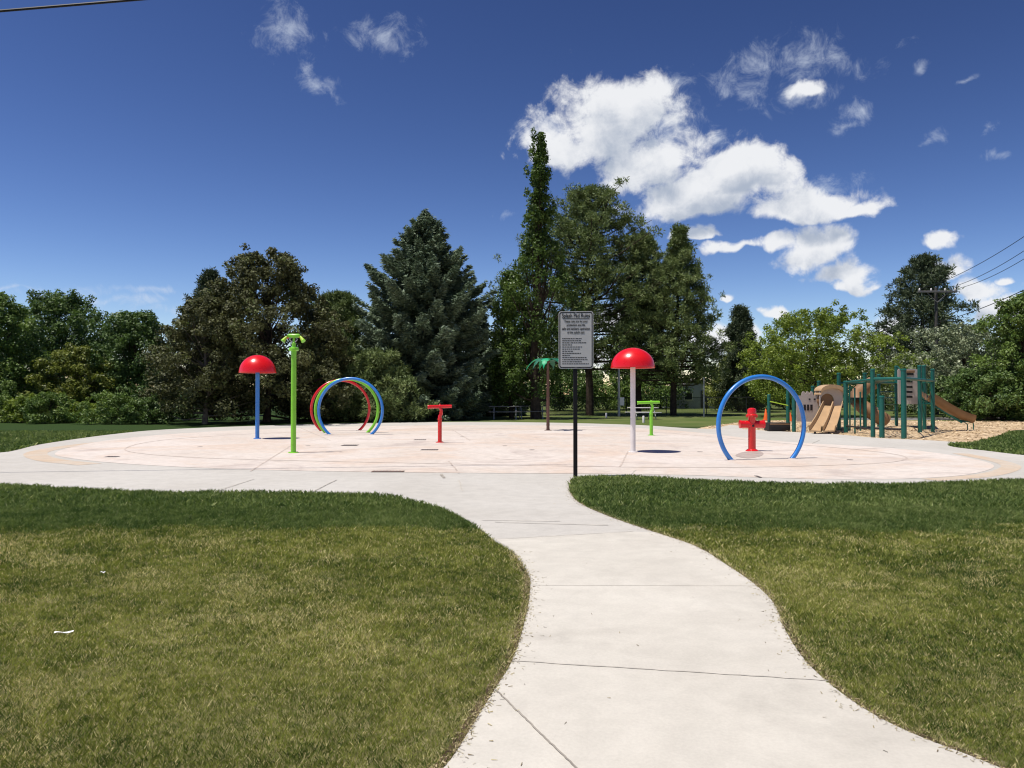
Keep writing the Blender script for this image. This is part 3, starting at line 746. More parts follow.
PN('pine_tree', 676, 53, 222, 150, 'conical open pine behind the right red dome', 'pine', g_con, seed=18, f0=.16, nb=150, tufts=15, prof=lambda f: 1.15*(1-f)**.92)
# behind the fence
for i, (px, D, top, w, mk, lb) in enumerate([
    (560, 68, 352, 90, 'dark', 'dark tree low behind the metal palm and rules sign'),
    (618, 72, 362, 90, 'oak', 'low leafy tree behind the fence between the pine trunks'),
    (660, 80, 366, 80, 'dark', 'dark low tree behind the green water cannon'),
    (738, 66, 352, 62, 'olive', 'small olive green tree above the grey house'),
    (770, 74, 345, 80, 'oak', 'leafy tree behind the fence seen through the right blue hoop'),
    (455, 72, 368, 120, 'dark', 'dark low tree far behind the big spruce'),
    (895, 85, 366, 60, 'dark', 'small distant tree right of the black pole behind the playground')]):
    BL('background_tree', px, D, top, w, lb, mk, g_back, seed=50+i, f0=.05, ncl=170, lpc=110, lsize=.22, clr=.8, prof=full)
PN('pine_tree', 743, 62, 306, 50, 'narrow dark pine left of the bright green tree', 'dpine', g_right, seed=21, f0=.05, nb=120)
BL('bright_green_tree', 816, 50, 306, 146, 'bright spring green tree with visible branches behind the play structure', 'bright', g_right, seed=22, f0=.14, ncl=400, lpc=150, lsize=.15, clr=.62, prof=full, sprig=.3)
PN('pine_tree', 925, 66, 252, 122, 'tall dark pine standing behind the utility pole crossarm', 'dpine', g_right, seed=23, f0=.12, nb=90, tufts=15, tr=.55, needle=.34, prof=lambda f: (1-f)**.62*(.6+.4*min(1, f/.3))*1.1)
BL('silver_leaved_tree', 962, 50, 322, 128, 'silvery grey green tree right of the dark pine', 'silver', g_right, seed=24, f0=.04, ncl=330, lpc=150, lsize=.15, clr=.55, prof=full, sprig=.3)
BL('broadleaf_tree', 1022, 43, 291, 74, 'tall dark green tree at the right edge of the photo', 'oak', g_right, seed=25, f0=.05, ncl=330, prof=full)
BL('broadleaf_tree', 985, 44, 366, 110, 'low dark green tree under the silvery tree at right', 'dark', g_right, seed=26, f0=.03, ncl=260, clr=.55, prof=full, trunk=m_barkp)
BL('broadleaf_tree', 1075, 44, 300, 110, 'dark green tree just beyond the right edge', 'dark', g_right, seed=27, f0=.05, ncl=250, prof=full)
BL('broadleaf_tree', -90, 46, 300, 120, 'dark green tree just beyond the left edge', 'dark', g_wood, seed=28, f0=.05, ncl=300, prof=full)
BL('broadleaf_tree', 918, 56, 352, 60, 'mid green shrubby tree behind the brown slide', 'oak', g_right, seed=29, f0=.03, ncl=150, prof=full)

# far wood that closes the horizon: one uncountable mass of foliage
def far_wood(name, segs, label):
    Vs, vv = [], []
    for (x0, y0, x1, y1, h, dep) in segs:
        Ln = math.hypot(x1-x0, y1-y0); n = int(Ln*1.1)
        t = rng.random(n); cx = x0+(x1-x0)*t+rng.normal(size=n)*1.0; cy = y0+(y1-y0)*t+rng.uniform(0, dep, n)
        hz = h*(.55+.5*vnoise(t*Ln, t*0, .12, 9)); cz = rng.random(n)*hz
        m = 150; idx = np.repeat(np.arange(n), m); o = unit(rng.normal(size=(n*m, 3)))*(rng.random((n*m, 1))**.4)*1.9
        Pc = np.stack([cx, cy, cz], 1)[idx]+o; k = Pc[:, 2] > 0; Pc = Pc[k]; o = o[k]; idx = idx[k]
        Nn = unit(unit(o)*.7+np.array([0, 0, .5])+rng.normal(size=Pc.shape)*.5); T = unit(np.cross(Nn, rng.normal(size=Pc.shape)))
        l = rng.uniform(.3, .6, len(Pc)); Vs.append(leafquads(Pc, T, Nn, l, l*.6)); vv.append(np.clip(.5*rng.random(n)[idx]+.5*rng.random(len(Pc)), 0, 1))
    o = npmesh(name, np.concatenate(Vs), 4, M_leaf['dark'], np.concatenate(vv)); tag(o, label, 'wood', kind='stuff')
far_wood('distant_wood', [(-60, 60, -18, 66, 8, 8), (-18, 66, -2, 70, 6, 8), (-5, 100, 32, 100, 8, 8), (22, 74, 46, 62, 5, 6), (32, 100, 90, 80, 10, 8)], 'distant dark green wood closing the view behind the park trees')

# ------------------------------------------------------------------ splash pad features
def foot(r, rad=.11, h=.02, bolts=4, m=m_coll):
    mb = MB().lathe((0, 0, ZC+.002), [(rad, 0), (rad, h*.7), (rad*.93, h)], 20)
    for k in range(4): mb.lathe((rad*.78*math.cos(k*1.571+.78), rad*.78*math.sin(k*1.571+.78), ZC+h), [(.012, 0), (.012, .014)], 8)
    return mb
def mushroom(px, by, rimy, topy, hw, mpole, label):
    g = G(px, by); D = g.y; s = D/F; r = empty('water_mushroom', g, label, 'water feature', 'red dome water features on tall poles')
    H = (by-topy)*s; zr = (by-rimy)*s; Rr = hw*s
    prof = []
    for i in range(15):
        th = math.pi/2*i/14; prof.append((max(Rr*math.cos(th), .004), zr+(H-zr)*math.sin(th)))
    inn = [(max((Rr-.02)*math.cos(math.pi/2*i/8), .004), zr+(H-zr-.02)*math.sin(math.pi/2*i/8)) for i in range(8, -1, -1)]
    mb = MB(); mb.lathe((0, 0, 0), [inn[-1], (Rr+.004, zr-.012), (Rr+.006, zr+.012)]+prof[1:], 40, cap=False)
    mb.lathe((0, 0, 0), inn, 40, cap=False)
    mb.build('dome', m_redf, r)
    mb = MB(); mb.lathe((0, 0, 0), [(.066, ZC), (.066, H-.12)], 20); mb.build('pole', mpole, r)
    mb = foot(r, .125); 
    mb.build('base_plate', mpole, r)
    return r
mushroom(257.3, 439.2, 372.6, 355, 17.8, m_blue, 'red half dome on a blue pole, left of the lime green pole')
mushroom(633, 452.8, 367.6, 347.8, 21.8, m_white, 'red half dome on a white pole, right of the rules sign')

def lime_pole():
    g = G(293.4, 453.4); s = g.y/F; r = empty('water_cannon_pole', g, 'tall lime green pole topped with two tipping nozzles', 'water feature')
    H = (453.4-333.5)*s; z = lambda v: (683-v)*.195*s
    mb = MB(); mb.lathe((0, 0, 0), [(.066, ZC), (.066, z(156))], 20); mb.build('pole', m_lime, r)
    mb = foot(r, .13)
    mb.build('base_plate', m_lime, r)
    mb = MB(); mb.lathe((0, 0, 0), [(.105, z(158)), (.125, z(156)), (.125, z(149)), (.125, z(148)), (.105, z(140)), (.07, z(138))], 24)
    for k in range(6): mb.lathe((.108*math.cos(k*1.047), .108*math.sin(k*1.047), z(152)), [(.014, -.02), (.014, .06)], 8)
    mb.build('flange', m_lime, r)
    mb = MB(); mb.tube([(0, 0, z(140)), (0, 0, z(118)), (0, 0, z(114)), (0, 0, z(84))], [.05, .05, .03, .03], 14)
    mb.tube([(-.155, 0, z(76)), (-.12, 0, z(80)), (.12, 0, z(80)), (.155, 0, z(76))], [.03, .052, .052, .03], 14); mb.build('head_bar', m_lime, r)
    for sx in (-1, 1):
        a = Vector((sx*.17, -.02, z(84))); b = Vector((sx*.25, -.06, z(106)))
        mb = MB(); mb.tube([a, a.lerp(b, .45), b], [.025, .04, .052], 14); n = mb.build('nozzle', m_yel, r)
        mb = MB(); mb.tube([b, b+(b-a).normalized()*.025], [.058, .058], 14); mb.build('nozzle_ring', m_lime, n)
        mb = MB(); mb.tube([(sx*.12, 0, z(84)), (sx*.19, .05, z(92))], .025, 8); mb.build('swivel', m_red, r)
        mb = MB(); mb.tube([(sx*.05, 0, z(84)), (sx*.10, -.03, z(100)), (sx*.04, -.03, z(112))], .013, 8); mb.build('hose', m_steel, r)
        mb = MB(); mb.tube([(sx*.26, 0, z(74)), (sx*.34, .02, z(86)), (sx*.36, .02, z(104))], .008, 6); mb.build('trip_rod', m_dark, r)
lime_pole()

def hoop(px, by, Rm, d, rz, mt, label, group):
    g = G(px, by); r = empty('water_hoop', g, label, 'water hoop', group, rz)
    zc = d; a0 = -math.asin(min(d/Rm, .99)); n = 64
    pts = [(Rm*math.cos(a0+(math.pi-2*a0)*i/n), 0, zc+Rm*math.sin(a0+(math.pi-2*a0)*i/n)) for i in range(n+1)]
    MB().tube(pts, .052, 16).build('hoop', mt, r)
    for p in (pts[0], pts[-1]):
        MB().lathe((p[0], p[1], ZC+.002), [(.095, 0), (.095, .010), (.075, .014)], 18).build('foot_plate', m_coll, r)
    return r
gh = 'three nested hoops in rainbow colours'
hoop(762, 459.9, 1.105, .79, R(15), m_blue, 'large blue hoop standing alone around the red hydrant', None)
hoop(350.5, 434.9, 1.17, .90, R(0), m_blue, 'front blue hoop of the rainbow set left of the small red cannon', gh)
hoop(346.8, 433.3, 1.17, .90, R(10), m_lime, 'middle green hoop of the rainbow set', gh)
hoop(340.6, 431.2, 1.15, .90, R(20), m_red, 'rear red hoop of the rainbow set', gh)

def cannon(px, by, topy, hw, mt, label, off=0.0, flip=1):
    g = G(px, by); s = g.y/F; H = (by-topy)*s; hb = hw*s
    r = empty('water_cannon', g, label, 'water cannon', 'small water cannons')
    mb = MB(); mb.lathe((0, 0, 0), [(.062, ZC), (.062, H*.60), (.07, H*.60), (.07, H*.64)], 18); mb.build('post', mt, r)
    foot(r, .125).build('base_plate', mt, r)
    mb = MB(); mb.tube([(0, 0, H*.63), (.0, 0, H*.70), (flip*.045, 0, H*.76), (flip*.05, 0, H*.84), (0, 0, H*.92)], [.06, .055, .05, .045, .05], 14)
    mb.tube([(flip*.03, -.05, H*.79), (flip*.03, .05, H*.79)], .05, 12); mb.build('swivel', mt, r)
    mb = MB(); c = off
    mb.tube([(c-hb, 0, H*.935), (c-hb*.94, 0, H*.935), (c-hb*.9, 0, H*.94), (c+hb*.9, 0, H*.955), (c+hb, 0, H*.955)], [.062, .066, .055, .05, .045], 16)
    mb.build('barrel', mt, r)
    MB().tube([(c-hb-.004, 0, H*.935), (c-hb-.006, 0, H*.935)], .04, 12).build('muzzle', m_dark, r)
    MB().lathe((0, 0, H*.95), [(.03, .03), (.03, .065), (.018, .078)], 10).build('cap', mt, r)
cannon(439.8, 443, 404.6, 12, m_red, 'small red T shaped water cannon in the middle of the pad')
cannon(651.3, 435.8, 400.6, 11.3, m_lime, 'small lime green T shaped water cannon right of the white pole', off=-.10)

def hydrant():
    g = G(752, 451.6); s = g.y/F; r = empty('water_hydrant', g, 'red hydrant shaped fountain inside the large blue hoop', 'hydrant')
    z = lambda v: (570-v)*.195*s
    mb = MB(); mb.lathe((0, 0, 0), [(.165, ZC), (.165, .03), (.12, .06), (.098, .07), (.098, z(395)), (.105, z(392))], 26); mb.build('barrel', m_red, r)
    mb = MB(); mb.lathe((0, 0, 0), [(.155, z(390)), (.155, z(383)), (.135, z(380)), (.112, z(378))], 26)
    for k in range(8): mb.lathe((.13*math.cos(k*.785), .13*math.sin(k*.785), z(392)), [(.014, -.02), (.014, .06)], 8)
    mb.build('flange', m_red, r)
    mb = MB(); mb.lathe((0, 0, 0), [(.112, z(378)), (.112, z(356)), (.10, z(351)), (.06, z(348)), (.055, z(346))], 26); mb.build('bonnet', m_red, r)
    for sx in (-1, 1):
        MB().tube([(sx*.04, 0, z(430)), (sx*.28, 0, z(430)), (sx*.282, 0, z(430)), (sx*.322, 0, z(430)), (sx*.325, 0, z(430))], [.098, .098, .106, .106, .09], 22).build('side_outlet', m_red, r)
    MB().tube([(0, -.08, z(437)), (0, -.106, z(437)), (0, -.108, z(437))], [.05, .05, .04], 16).build('front_outlet', m_red, r)
    MB().tube([(0, -.109, z(437)), (0, -.112, z(437))], .032, 14).build('outlet_hole', m_dark, r)
hydrant()

def palm():
    g = G(548, 430.8); s = g.y/F; r = empty('metal_palm_tree', g, 'metal palm tree spray with brown trunk and green sheet leaves', 'palm tree')
    H = (430.8-361)*s
    mb = MB(); prof = []
    for i in range(14):
        z = ZC+(H-.08)*i/13; prof += [(.072-.0012*i, z), (.062-.0012*i, z+(H-.08)/13*.85)]
    mb.lathe((0, 0, 0), prof, 16); mb.build('trunk', m_brown, r)
    foot(r, .15).build('base_plate', m_brown, r)
    for k, (az, mt) in enumerate([(2.95, m_palm), (.25, m_palm), (-1.85, m_palm), (-.75, m_palmd), (-2.5, m_palmd), (1.2, m_palmd), (2.0, m_palm)]):
        L_ = 1.08 if k < 2 else .95
        d = Vector((math.cos(az), math.sin(az), 0)); sd = Vector((-d.y, d.x, 0)); V = []; n = 12
        for side in (0, 1):
            for i in range(n+1):
                t = i/n; c = d*L_*(.05+.95*t*(1-.18*t))+Vector((0, 0, H+.05+.16*math.sin(t*2.2)-.50*t*t))
                w = .23*math.sin(math.pi*min(.12+t*.92, 1))**.7*(1-.4*t)*(1 if i % 2 else .68)
                V += [c+sd*w+Vector((0, 0, -.03-.006*side)), c+Vector((0, 0, -.006*side)), c-sd*w+Vector((0, 0, -.03-.006*side))]
        Fc = []; o = 3*(n+1)
        for i in range(n):
            for j in (0, 1):
                a = i*3+j; Fc += [(a, a+1, a+4, a+3), (o+a+3, o+a+4, o+a+1, o+a)]
            Fc += [(i*3, (i+1)*3, o+(i+1)*3, o+i*3), (i*3+2, o+i*3+2, o+(i+1)*3+2, (i+1)*3+2)]
        MB().add(V, Fc).build('leaf', mt, r)
    MB().lathe((0, 0, H-.06), [(.09, 0), (.09, .1), (.04, .13)], 14).build('crown_hub', m_brown, r)
palm()

# drains and floor nozzles in the pad
def drain(px, py, w, d, mt, label):
    g = G(px, py, ZC); r = empty('floor_drain', (g.x, g.y, ZC+.004), label, 'drain', 'drains set in the splash pad')
    MB().box((0, 0, .003), (w, d, .006)).build('frame', m_drain, r)
    mb = MB(); n = max(int(w/.06), 3)
    for i in range(n): mb.box((-w/2+w*(i+.5)/n, 0, .008), (w/n*.5, d*.8, .005))
    mb.build('grate', mt, r)
drain(388, 471.8, .62, .22, m_rust, 'long rusty drain near the front of the pad')
drain(429.5, 450, .45, .30, m_drain, 'dark square drain in front of the small red cannon')
drain(420, 440, .38, .30, m_drain, 'small drain left of the small red cannon')
drain(112, 457, .28, .22, m_drain, 'small drain at the left side of the pad')
drain(350, 445.5, .45, .45, m_drain, 'drain in front of the rainbow hoops')
drain(758, 477, .05, .30, m_drain, 'narrow drain slot at the pad edge near the right grass')
def spout():
    first = None
    for i, (px, py, lb) in enumerate([(505, 446, 'flush floor nozzle left of the rules sign'), (308, 446, 'flush floor nozzle right of the lime pole'), (532, 450, 'flush floor nozzle just left of the sign post'), (462, 437, 'flush floor nozzle behind the small red cannon'),
                             (700, 452, 'flush floor nozzle left of the large blue hoop'), (850, 460, 'flush floor nozzle at the right of the pad'), (200, 447, 'flush floor nozzle left of the blue pole')]):
        g = G(px, py, ZC)
        o = MB().lathe((0, 0, .004), [(.07, 0), (.07, .004), (.03, .005), (.02, .004)], 18).build('floor_nozzle', m_drain) if first is None else first.copy()
        if first: C.objects.link(o)
        first = first or o; o.location = (g.x, g.y, ZC); tag(o, lb, 'floor nozzle', 'flush nozzles in the pad floor')
spout()

# ------------------------------------------------------------------ rules sign
def sign():
    g = G(575.4, 477.5); s = g.y/F; D = g.y
    r = empty('rules_sign', g, 'splash pad rules sign on a black post where the path meets the pad', 'sign', rz=R(-4))
    MB().box((0, 0, (477.5-316)*s/2), (.075, .075, (477.5-316)*s)).build('post', m_black, r)
    W_, H_ = .622, 1.03; zc = (477.5-340.2)*s; ox = .012
    def rr(w, h, rad, n=5):
        out = []
        for cx, cz, a0 in ((w/2-rad, -h/2+rad, -math.pi/2), (w/2-rad, h/2-rad, 0), (-w/2+rad, h/2-rad, math.pi/2), (-w/2+rad, -h/2+rad, math.pi)):
            for i in range(n+1): a = a0+math.pi/2*i/n; out.append((cx+rad*math.cos(a), cz+rad*math.sin(a)))
        return out
    T = lambda dy: Matrix.Translation(Vector((ox, dy, zc)))
    MB().prism(rr(W_, H_, .045), .004, T(-.046)).build('panel', m_sign, r)
    # black border line
    a, b = rr(W_-.028, H_-.028, .036), rr(W_-.062, H_-.062, .026); n = len(a); M_ = T(-.0495)
    V = [M_ @ Vector((x, 0, z)) for x, z in a+b]
    p = MB().add(V, [(i, (i+1) % n, (i+1) % n+n, i+n) for i in range(n)]).build('border', m_ink, r)
    mb = MB(); mb.box((ox, -.0505, zc+.385), (.48, .002, .008)); mb.build('rule_line', m_ink, r)
    def text(t, size, z, w, name='lettering', bold=0.0, hk=1.0):
        cu = bpy.data.curves.new('t', 'FONT'); cu.body = t; cu.size = size; cu.align_x = 'CENTER'; cu.offset = bold; cu.extrude = .0008
        o = bpy.data.objects.new('t', cu); C.objects.link(o); bpy.context.view_layer.update()
        me = bpy.data.meshes.new_from_object(o.evaluated_get(bpy.context.evaluated_depsgraph_get()))
        wd = max(v.co.x for v in me.vertices)-min(v.co.x for v in me.vertices)
        k = w/wd
        for v in me.vertices: v.co = Vector((ox+v.co.x*k, -.0508-v.co.z, zc+z+v.co.y*hk))
        me.materials.clear(); me.materials.append(m_ink); bpy.data.objects.remove(o)
        q = bpy.data.objects.new(name, me); C.objects.link(q); q.parent = r
    text('Splash Pad Rules', .092, .404, .50, bold=.0013, hk=1.10)
    for i, (t, w) in enumerate((('These rules are for your', .42), ('protection and the', .33), ('safe and sanitary operation', .50), ('of the splash pad.', .31))):
        text(t, .062, .315-i*.066, w, bold=.0008)
    # the small print: rows of word sized marks
    rg = random.Random(3)
    for i, w in enumerate((.34, .31, .42, .17, .36, .28, .19, .32, .13, .41, .44, .35, .48)):
        mb = MB(); z = zc+.025-i*.0378; x = ox-.245
        while x < ox-.245+w:
            l = rg.uniform(.015, .045); mb.box((x+l/2, -.0492, z), (l, .0018, .013)); x += l+.009
        mb.build('small_print_line', m_ink, r)
    for dz in (-.487, .487): MB().tube([(ox, -.049, zc+dz), (ox, -.055, zc+dz)], .009, 10).build('bolt', m_steel, r)
sign()

# ------------------------------------------------------------------ playground
def playground():
    o0 = G(880, 434)
    r = empty('play_structure', o0, 'green posted play structure with tan slides and panels on wood chips', 'play structure')
    inv = Matrix.Translation(-o0)
    def B(mb, name, m): 
        mb.v = [tuple(Vector(v)-o0) for v in mb.v]; return mb.build(name, m, r)
    def post(px, by, ty, rad=.075):
        g = G(px, by); H = (by-ty)*g.y/F
        B(MB().lathe(g, [(rad, -.05), (rad, H-.05), (rad*1.12, H-.05), (rad*1.12, H-.015), (rad*.7, H+.01)], 14), 'post', m_teal)
        return g, H
    posts = {}
    for k, a in dict(a=(794, 432, 390.5), a2=(788, 429.5, 388), a3=(769, 431, 394.6, .065), b=(839, 430.5, 373), c=(846, 433, 381, .085), d=(865, 430, 373), e=(873, 437.5, 369), f=(882, 438, 396, .085),
                     g=(879, 427, 374.5), h=(904, 439, 369, .085), i=(896.5, 426, 366), j=(920, 433, 365.5), j2=(924.5, 430, 365.5), k=(933, 432.3, 369), l=(813, 429, 386), m=(819, 428.5, 381)).items():
        posts[k] = post(*a)
    thin = [(855, 434, 388), (860.5, 431, 392), (850, 430.5, 386)]
    for a in thin: post(*a, rad=.03)
    pt = lambda k, z: posts[k][0]+Vector((0, 0, z))
    def bar(a, b, rad, name='beam', m=m_teal): return B(MB().tube([a, b], rad, 10), name, m)
    # overhead ladder : two rails and rungs
    for p, q in (('e', 'h'), ('d', 'g'), ('h', 'k'), ('g', 'i'), ('i', 'j2')): bar(pt(p, 2.02), pt(q, 2.02), .055)
    bar(pt('c', 1.95), pt('e', 2.0), .045); bar(pt('b', 1.95), pt('d', 1.95), .045)
    for t in np.linspace(.1, .9, 6): bar(pt('e', 2.02).lerp(pt('h', 2.02), t), pt('d', 2.02).lerp(pt('g', 2.02), t), .022, 'rung')
    for t in np.linspace(.15, .85, 4): bar(pt('h', 2.02).lerp(pt('k', 2.02), t), pt('i', 2.02).lerp(pt('j2', 2.02), t), .022, 'rung')
    bar(pt('e', .32), pt('h', .32), .035, 'rail', m_dark); bar(pt('f', .95), pt('f', .98)+Vector((.02, .3, 0)), .03, 'rail')
    bar(pt('c', .28), pt('e', .28), .03, 'rail', m_dark)
    for z in (.42, .72, 1.02, 1.32, 1.6): bar(pt('g', z), pt('i', z), .024, 'rung')
    # decks
    def deck(pts, z, name='deck'):
        mb = MB(); n = len(pts); V = [(p.x, p.y, z) for p in pts]+[(p.x, p.y, z-.09) for p in pts]
        mb.add(V, [tuple(range(n)), tuple(range(2*n-1, n-1, -1))]+[(i, i+n, (i+1) % n+n, (i+1) % n) for i in range(n)]); B(mb, name, m_dark)
    gi_, gj, gk, gj2 = (posts[k][0] for k in ('i', 'j', 'k', 'j2'))
    deck([gi_+Vector((0, 0, 0)), G(918, 430), G(933, 430), gi_+Vector((1.6, .2, 0))], 1.18)
    deck([G(822, 431), G(843, 431), G(845, 427.5), G(822, 427.5)], 1.02)
    deck([G(848, 430), G(864, 429.5), G(864, 426.5), G(848, 426.5)], 1.35)
    # climbing panel, beige with slots
    def panel(px0, px1, y0, y1, D, name, m, slots=(), thick=.04, scallop=False, rim=None):
        a = P(px0, y1, D); b = P(px1, y0, D); w = b.x-a.x; h = b.z-a.z; cx = (a.x+b.x)/2
        Mx = Matrix.Translation(Vector((cx, D, a.z)))
        if scallop: 
            top = []
            for i in range(49):
                t = i/48; hh = .80
                for c_ in (.32, .50, .68):
                    if abs(t-c_) < .09: hh = .80+.13*math.sqrt(1-((t-c_)/.09)**2)
                if t < .13: hh = 1.0
                top.append((w/2-w*t, h*hh))
            poly = [(-w/2, 0), (w/2, 0)]+top
        else: poly = [(-w/2, 0), (w/2, 0), (w/2, h*.97), (w*.46, h), (-w*.46, h), (-w/2, h*.97)]
        B(MB().prism(poly, thick, Mx), name, m)
        for (u0, u1, v0, v1) in slots:
            B(MB().box((cx-w/2+w*(u0+u1)/2, D-thick/2-.004, a.z+h*(v0+v1)/2), (w*(u1-u0), .01, h*(v1-v0))), 'opening', m_dark)
    panel(898, 917.5, 369, 404.2, 30.5, 'climbing_panel', m_beige, [(.36, .78, .82, .9), (.42, .72, .62, .68), (.42, .72, .46, .52), (.42, .72, .32, .38), (.42, .72, .18, .24)])
    B(MB().box(P(909, 371.5, 30.3)+Vector((0, 0, 0)), (.42, .12, .10)), 'handhold', m_tand)
    panel(796.5, 818.3, 389, 421.5, 30.6, 'castle_panel', m_beige, [(.32, .42, .34, .52), (.47, .57, .34, .52), (.62, .72, .34, .52), (.55, .63, .66, .71), (.78, .86, .66, .71)], scallop=True)
    # arched slide hood with a round tunnel opening
    D = 30.2; a = P(819.5, 407, D); b = P(842.5, 385, D); w = b.x-a.x; h = b.z-a.z; cx = (a.x+b.x)/2
    ho = [(-w/2, 0), (-w/2, h*.72)]+[(-w/2*math.cos(t)*1.0, h*.72+h*.28*math.sin(t)) for t in np.linspace(.15, math.pi-.15, 12)]+[(w/2, h*.72), (w/2, 0)]
    # hood front as a ring face: outer outline joined to round hole
    hc = (-w*.17, h*.30); hr = h*.31; nseg = 40
    def outl(t):
        dx, dz = math.cos(t), math.sin(t); best = 9
        for i in range(len(ho)):
            (x1, z1), (x2, z2) = ho[i], ho[(i+1) % len(ho)]
            ex, ez = x2-x1, z2-z1; den = dx*ez-dz*ex
            if abs(den) < 1e-9: continue
            tt = ((x1-hc[0])*ez-(z1-hc[1])*ex)/den; uu = ((x1-hc[0])*dz-(z1-hc[1])*dx)/den
            if tt > 0 and -1e-6 <= uu <= 1+1e-6: best = min(best, tt)
        return hc[0]+dx*best, hc[1]+dz*best
    V = []
    for yy in (-.03, .03):
        for i in range(nseg): t = 2*math.pi*i/nseg; x, z = outl(t); V.append((cx+x, D+yy, a.z+z))
        for i in range(nseg): t = 2*math.pi*i/nseg; rr_ = min(hr, 9); V.append((cx+hc[0]+rr_*math.cos(t), D+yy, a.z+hc[1]+min(rr_*math.sin(t), 9) if hc[1]+rr_*math.sin(t) > .01 else a.z+.01))
    n = nseg; Fc = []
    for i in range(n):
        j = (i+1) % n
        Fc += [(i, j, n+j, n+i), (2*n+j, 2*n+i, 3*n+i, 3*n+j), (j, i, 2*n+i, 2*n+j), (n+i, n+j, 3*n+j, 3*n+i)]
    B(MB().add(V, Fc), 'slide_hood', m_beige)
    mb = MB(); pts = [Vector((cx+x*1.04, D-.0, a.z+z*1.02)) for x, z in ho[1:-1]]
    V = []; m_ = len(pts)
    for p in pts: V += [p+Vector((0, -.22, 0)), p+Vector((0, .5, 0)), p+Vector((0, -.22, -.15)), p+Vector((0, .5, -.15))]
    Fc = []
    for i in range(m_-1):
        q, w_ = i*4, (i+1)*4; Fc += [(q, q+1, w_+1, w_), (q+2, w_+2, w_+3, q+3), (q, w_, w_+2, q+2), (q+1, q+3, w_+3, w_+1)]
    B(MB().add(V, Fc), 'hood_roof', m_tan)
    B(MB().tube([Vector((cx+hc[0], D+.05, a.z+hc[1])), Vector((cx+hc[0], D+.9, a.z+hc[1]))], hr*.98, 24), 'tunnel', m_tand)
    # double slide
    def slide(p0s, p1s, top, bot, m, name, wall=.16, lanes=2, curve=True):
        """p0s,p1s: left/right edge at top; top/bot heights"""
        n = 14; (aL, aR), (bL, bR) = p0s, p1s; V = []; cols = []
        prof = [(0, wall), (0.035, wall), (.06, .02)]
        if lanes == 2: prof += [(.46, .0), (.47, wall*.9), (.53, wall*.9), (.54, 0)]
        prof += [(.94, .02), (.965, wall), (1, wall)]
        for i in range(n+1):
            t = i/n; tz = t if not curve else (t+.0); zz = top+(bot-top)*(1-(1-t)**1.15 if t < 1 else 1)
            zz = top+(bot-top)*min(1, t*1.10)+.03*math.cos(t*math.pi*2)-.03; zz = max(zz, bot)
            L0 = aL.lerp(bL, t); R0 = aR.lerp(bR, t)
            for (u, dz) in prof: q = L0.lerp(R0, u); V.append((q.x, q.y, zz+dz))
            for (u, dz) in prof[::-1]: q = L0.lerp(R0, u); V.append((q.x, q.y, zz+min(dz, wall)-.045))
        k = 2*len(prof); Fc = []
        for i in range(n):
            for j in range(k): Fc.append((i*k+j, (i+1)*k+j, (i+1)*k+(j+1) % k, i*k+(j+1) % k))
        h = len(prof)
        for b_ in (0, n*k):
            for j in range(h-1): Fc.append((b_+j, b_+j+1, b_+k-2-j, b_+k-1-j))
        B(MB().add(V, Fc), name, m)
    tl, tr_ = P(823, 406, 30.0), P(843, 406, 30.0); bl, br = P(807.5, 431, 28.3), P(836, 431, 28.3)
    slide((tl, tr_), (bl, br), tl.z, .13, m_tan, 'double_slide', .2)
    bar(G(815, 434.2), G(815, 434.2)+Vector((0, 0, .14)), .04, 'slide_leg', m_dark); bar(G(829, 434.2), G(829, 434.2)+Vector((0, 0, .14)), .04, 'slide_leg', m_dark)
    # long brown slide to the right (half pipe)
    pA, pB, pC = P(926, 394, 30.5), P(965, 415.5, 31), P(971.5, 417.5, 31)
    V = []; path = [pA, pA.lerp(pB, .25), pA.lerp(pB, .5)+Vector((0, 0, -.04)), pA.lerp(pB, .8)+Vector((0, 0, -.05)), pB, pC]
    k = 11
    for p in path:
        for j in range(k): th = math.pi+math.pi*j/(k-1); V.append(p+Vector((0, .30*math.cos(th), .30*math.sin(th)+.1)))
        for j in range(k): th = 2*math.pi-math.pi*j/(k-1); V.append(p+Vector((0, .34*math.cos(th), .34*math.sin(th)+.1)))
    kk = 2*k; Fc = [(i*kk+j, (i+1)*kk+j, (i+1)*kk+(j+1) % kk, i*kk+(j+1) % kk) for i in range(len(path)-1) for j in range(kk)]
    for b_ in (0, (len(path)-1)*kk): Fc += [(b_+j, b_+j+1, b_+kk-2-j, b_+kk-1-j) for j in range(k-1)]
    B(MB().add(V, Fc, True), 'long_slide', m_tand)
    l1 = [P(925, 401, 30.6), P(945, 410, 30.8), P(960, 420.5, 30.9), P(970, 422, 30.9)]
    B(MB().tube(l1, .03, 8), 'slide_support', m_teal)
    B(MB().tube([P(920, 398, 30.3), P(940, 409.5, 30.3), P(962, 423, 30.3)], .028, 8), 'slide_support', m_teal)
    for px in (967.5, 973.5):
        g = G(px, 431 if px < 970 else 430); B(MB().tube([g, g+Vector((0, 0, .26)), g+Vector((-.12, 0, .36)), g+Vector((-.3, 0, .38))], .022, 8), 'slide_leg', m_teal)
    # curved tube slide behind (brown)
    c = P(866, 402, 33.5); pts = []
    for i in range(16):
        t = i/15; th = -.4+t*3.9; pts.append(Vector((c.x+.15-.75*math.sin(th)*.9, c.y-.35+.6*math.cos(th), 2.0-1.65*t)))
    B(MB().tube(pts, .30, 16), 'spiral_slide', m_tand)
    # bay on the left: low dark seat / step box between two posts
    g0, g1 = G(768.5, 431.6), G(790, 431.6)
    B(MB().box(((g0.x+g1.x)/2, 30.6, .19), (g1.x-g0.x, .6, .32)), 'step_box', m_dark)
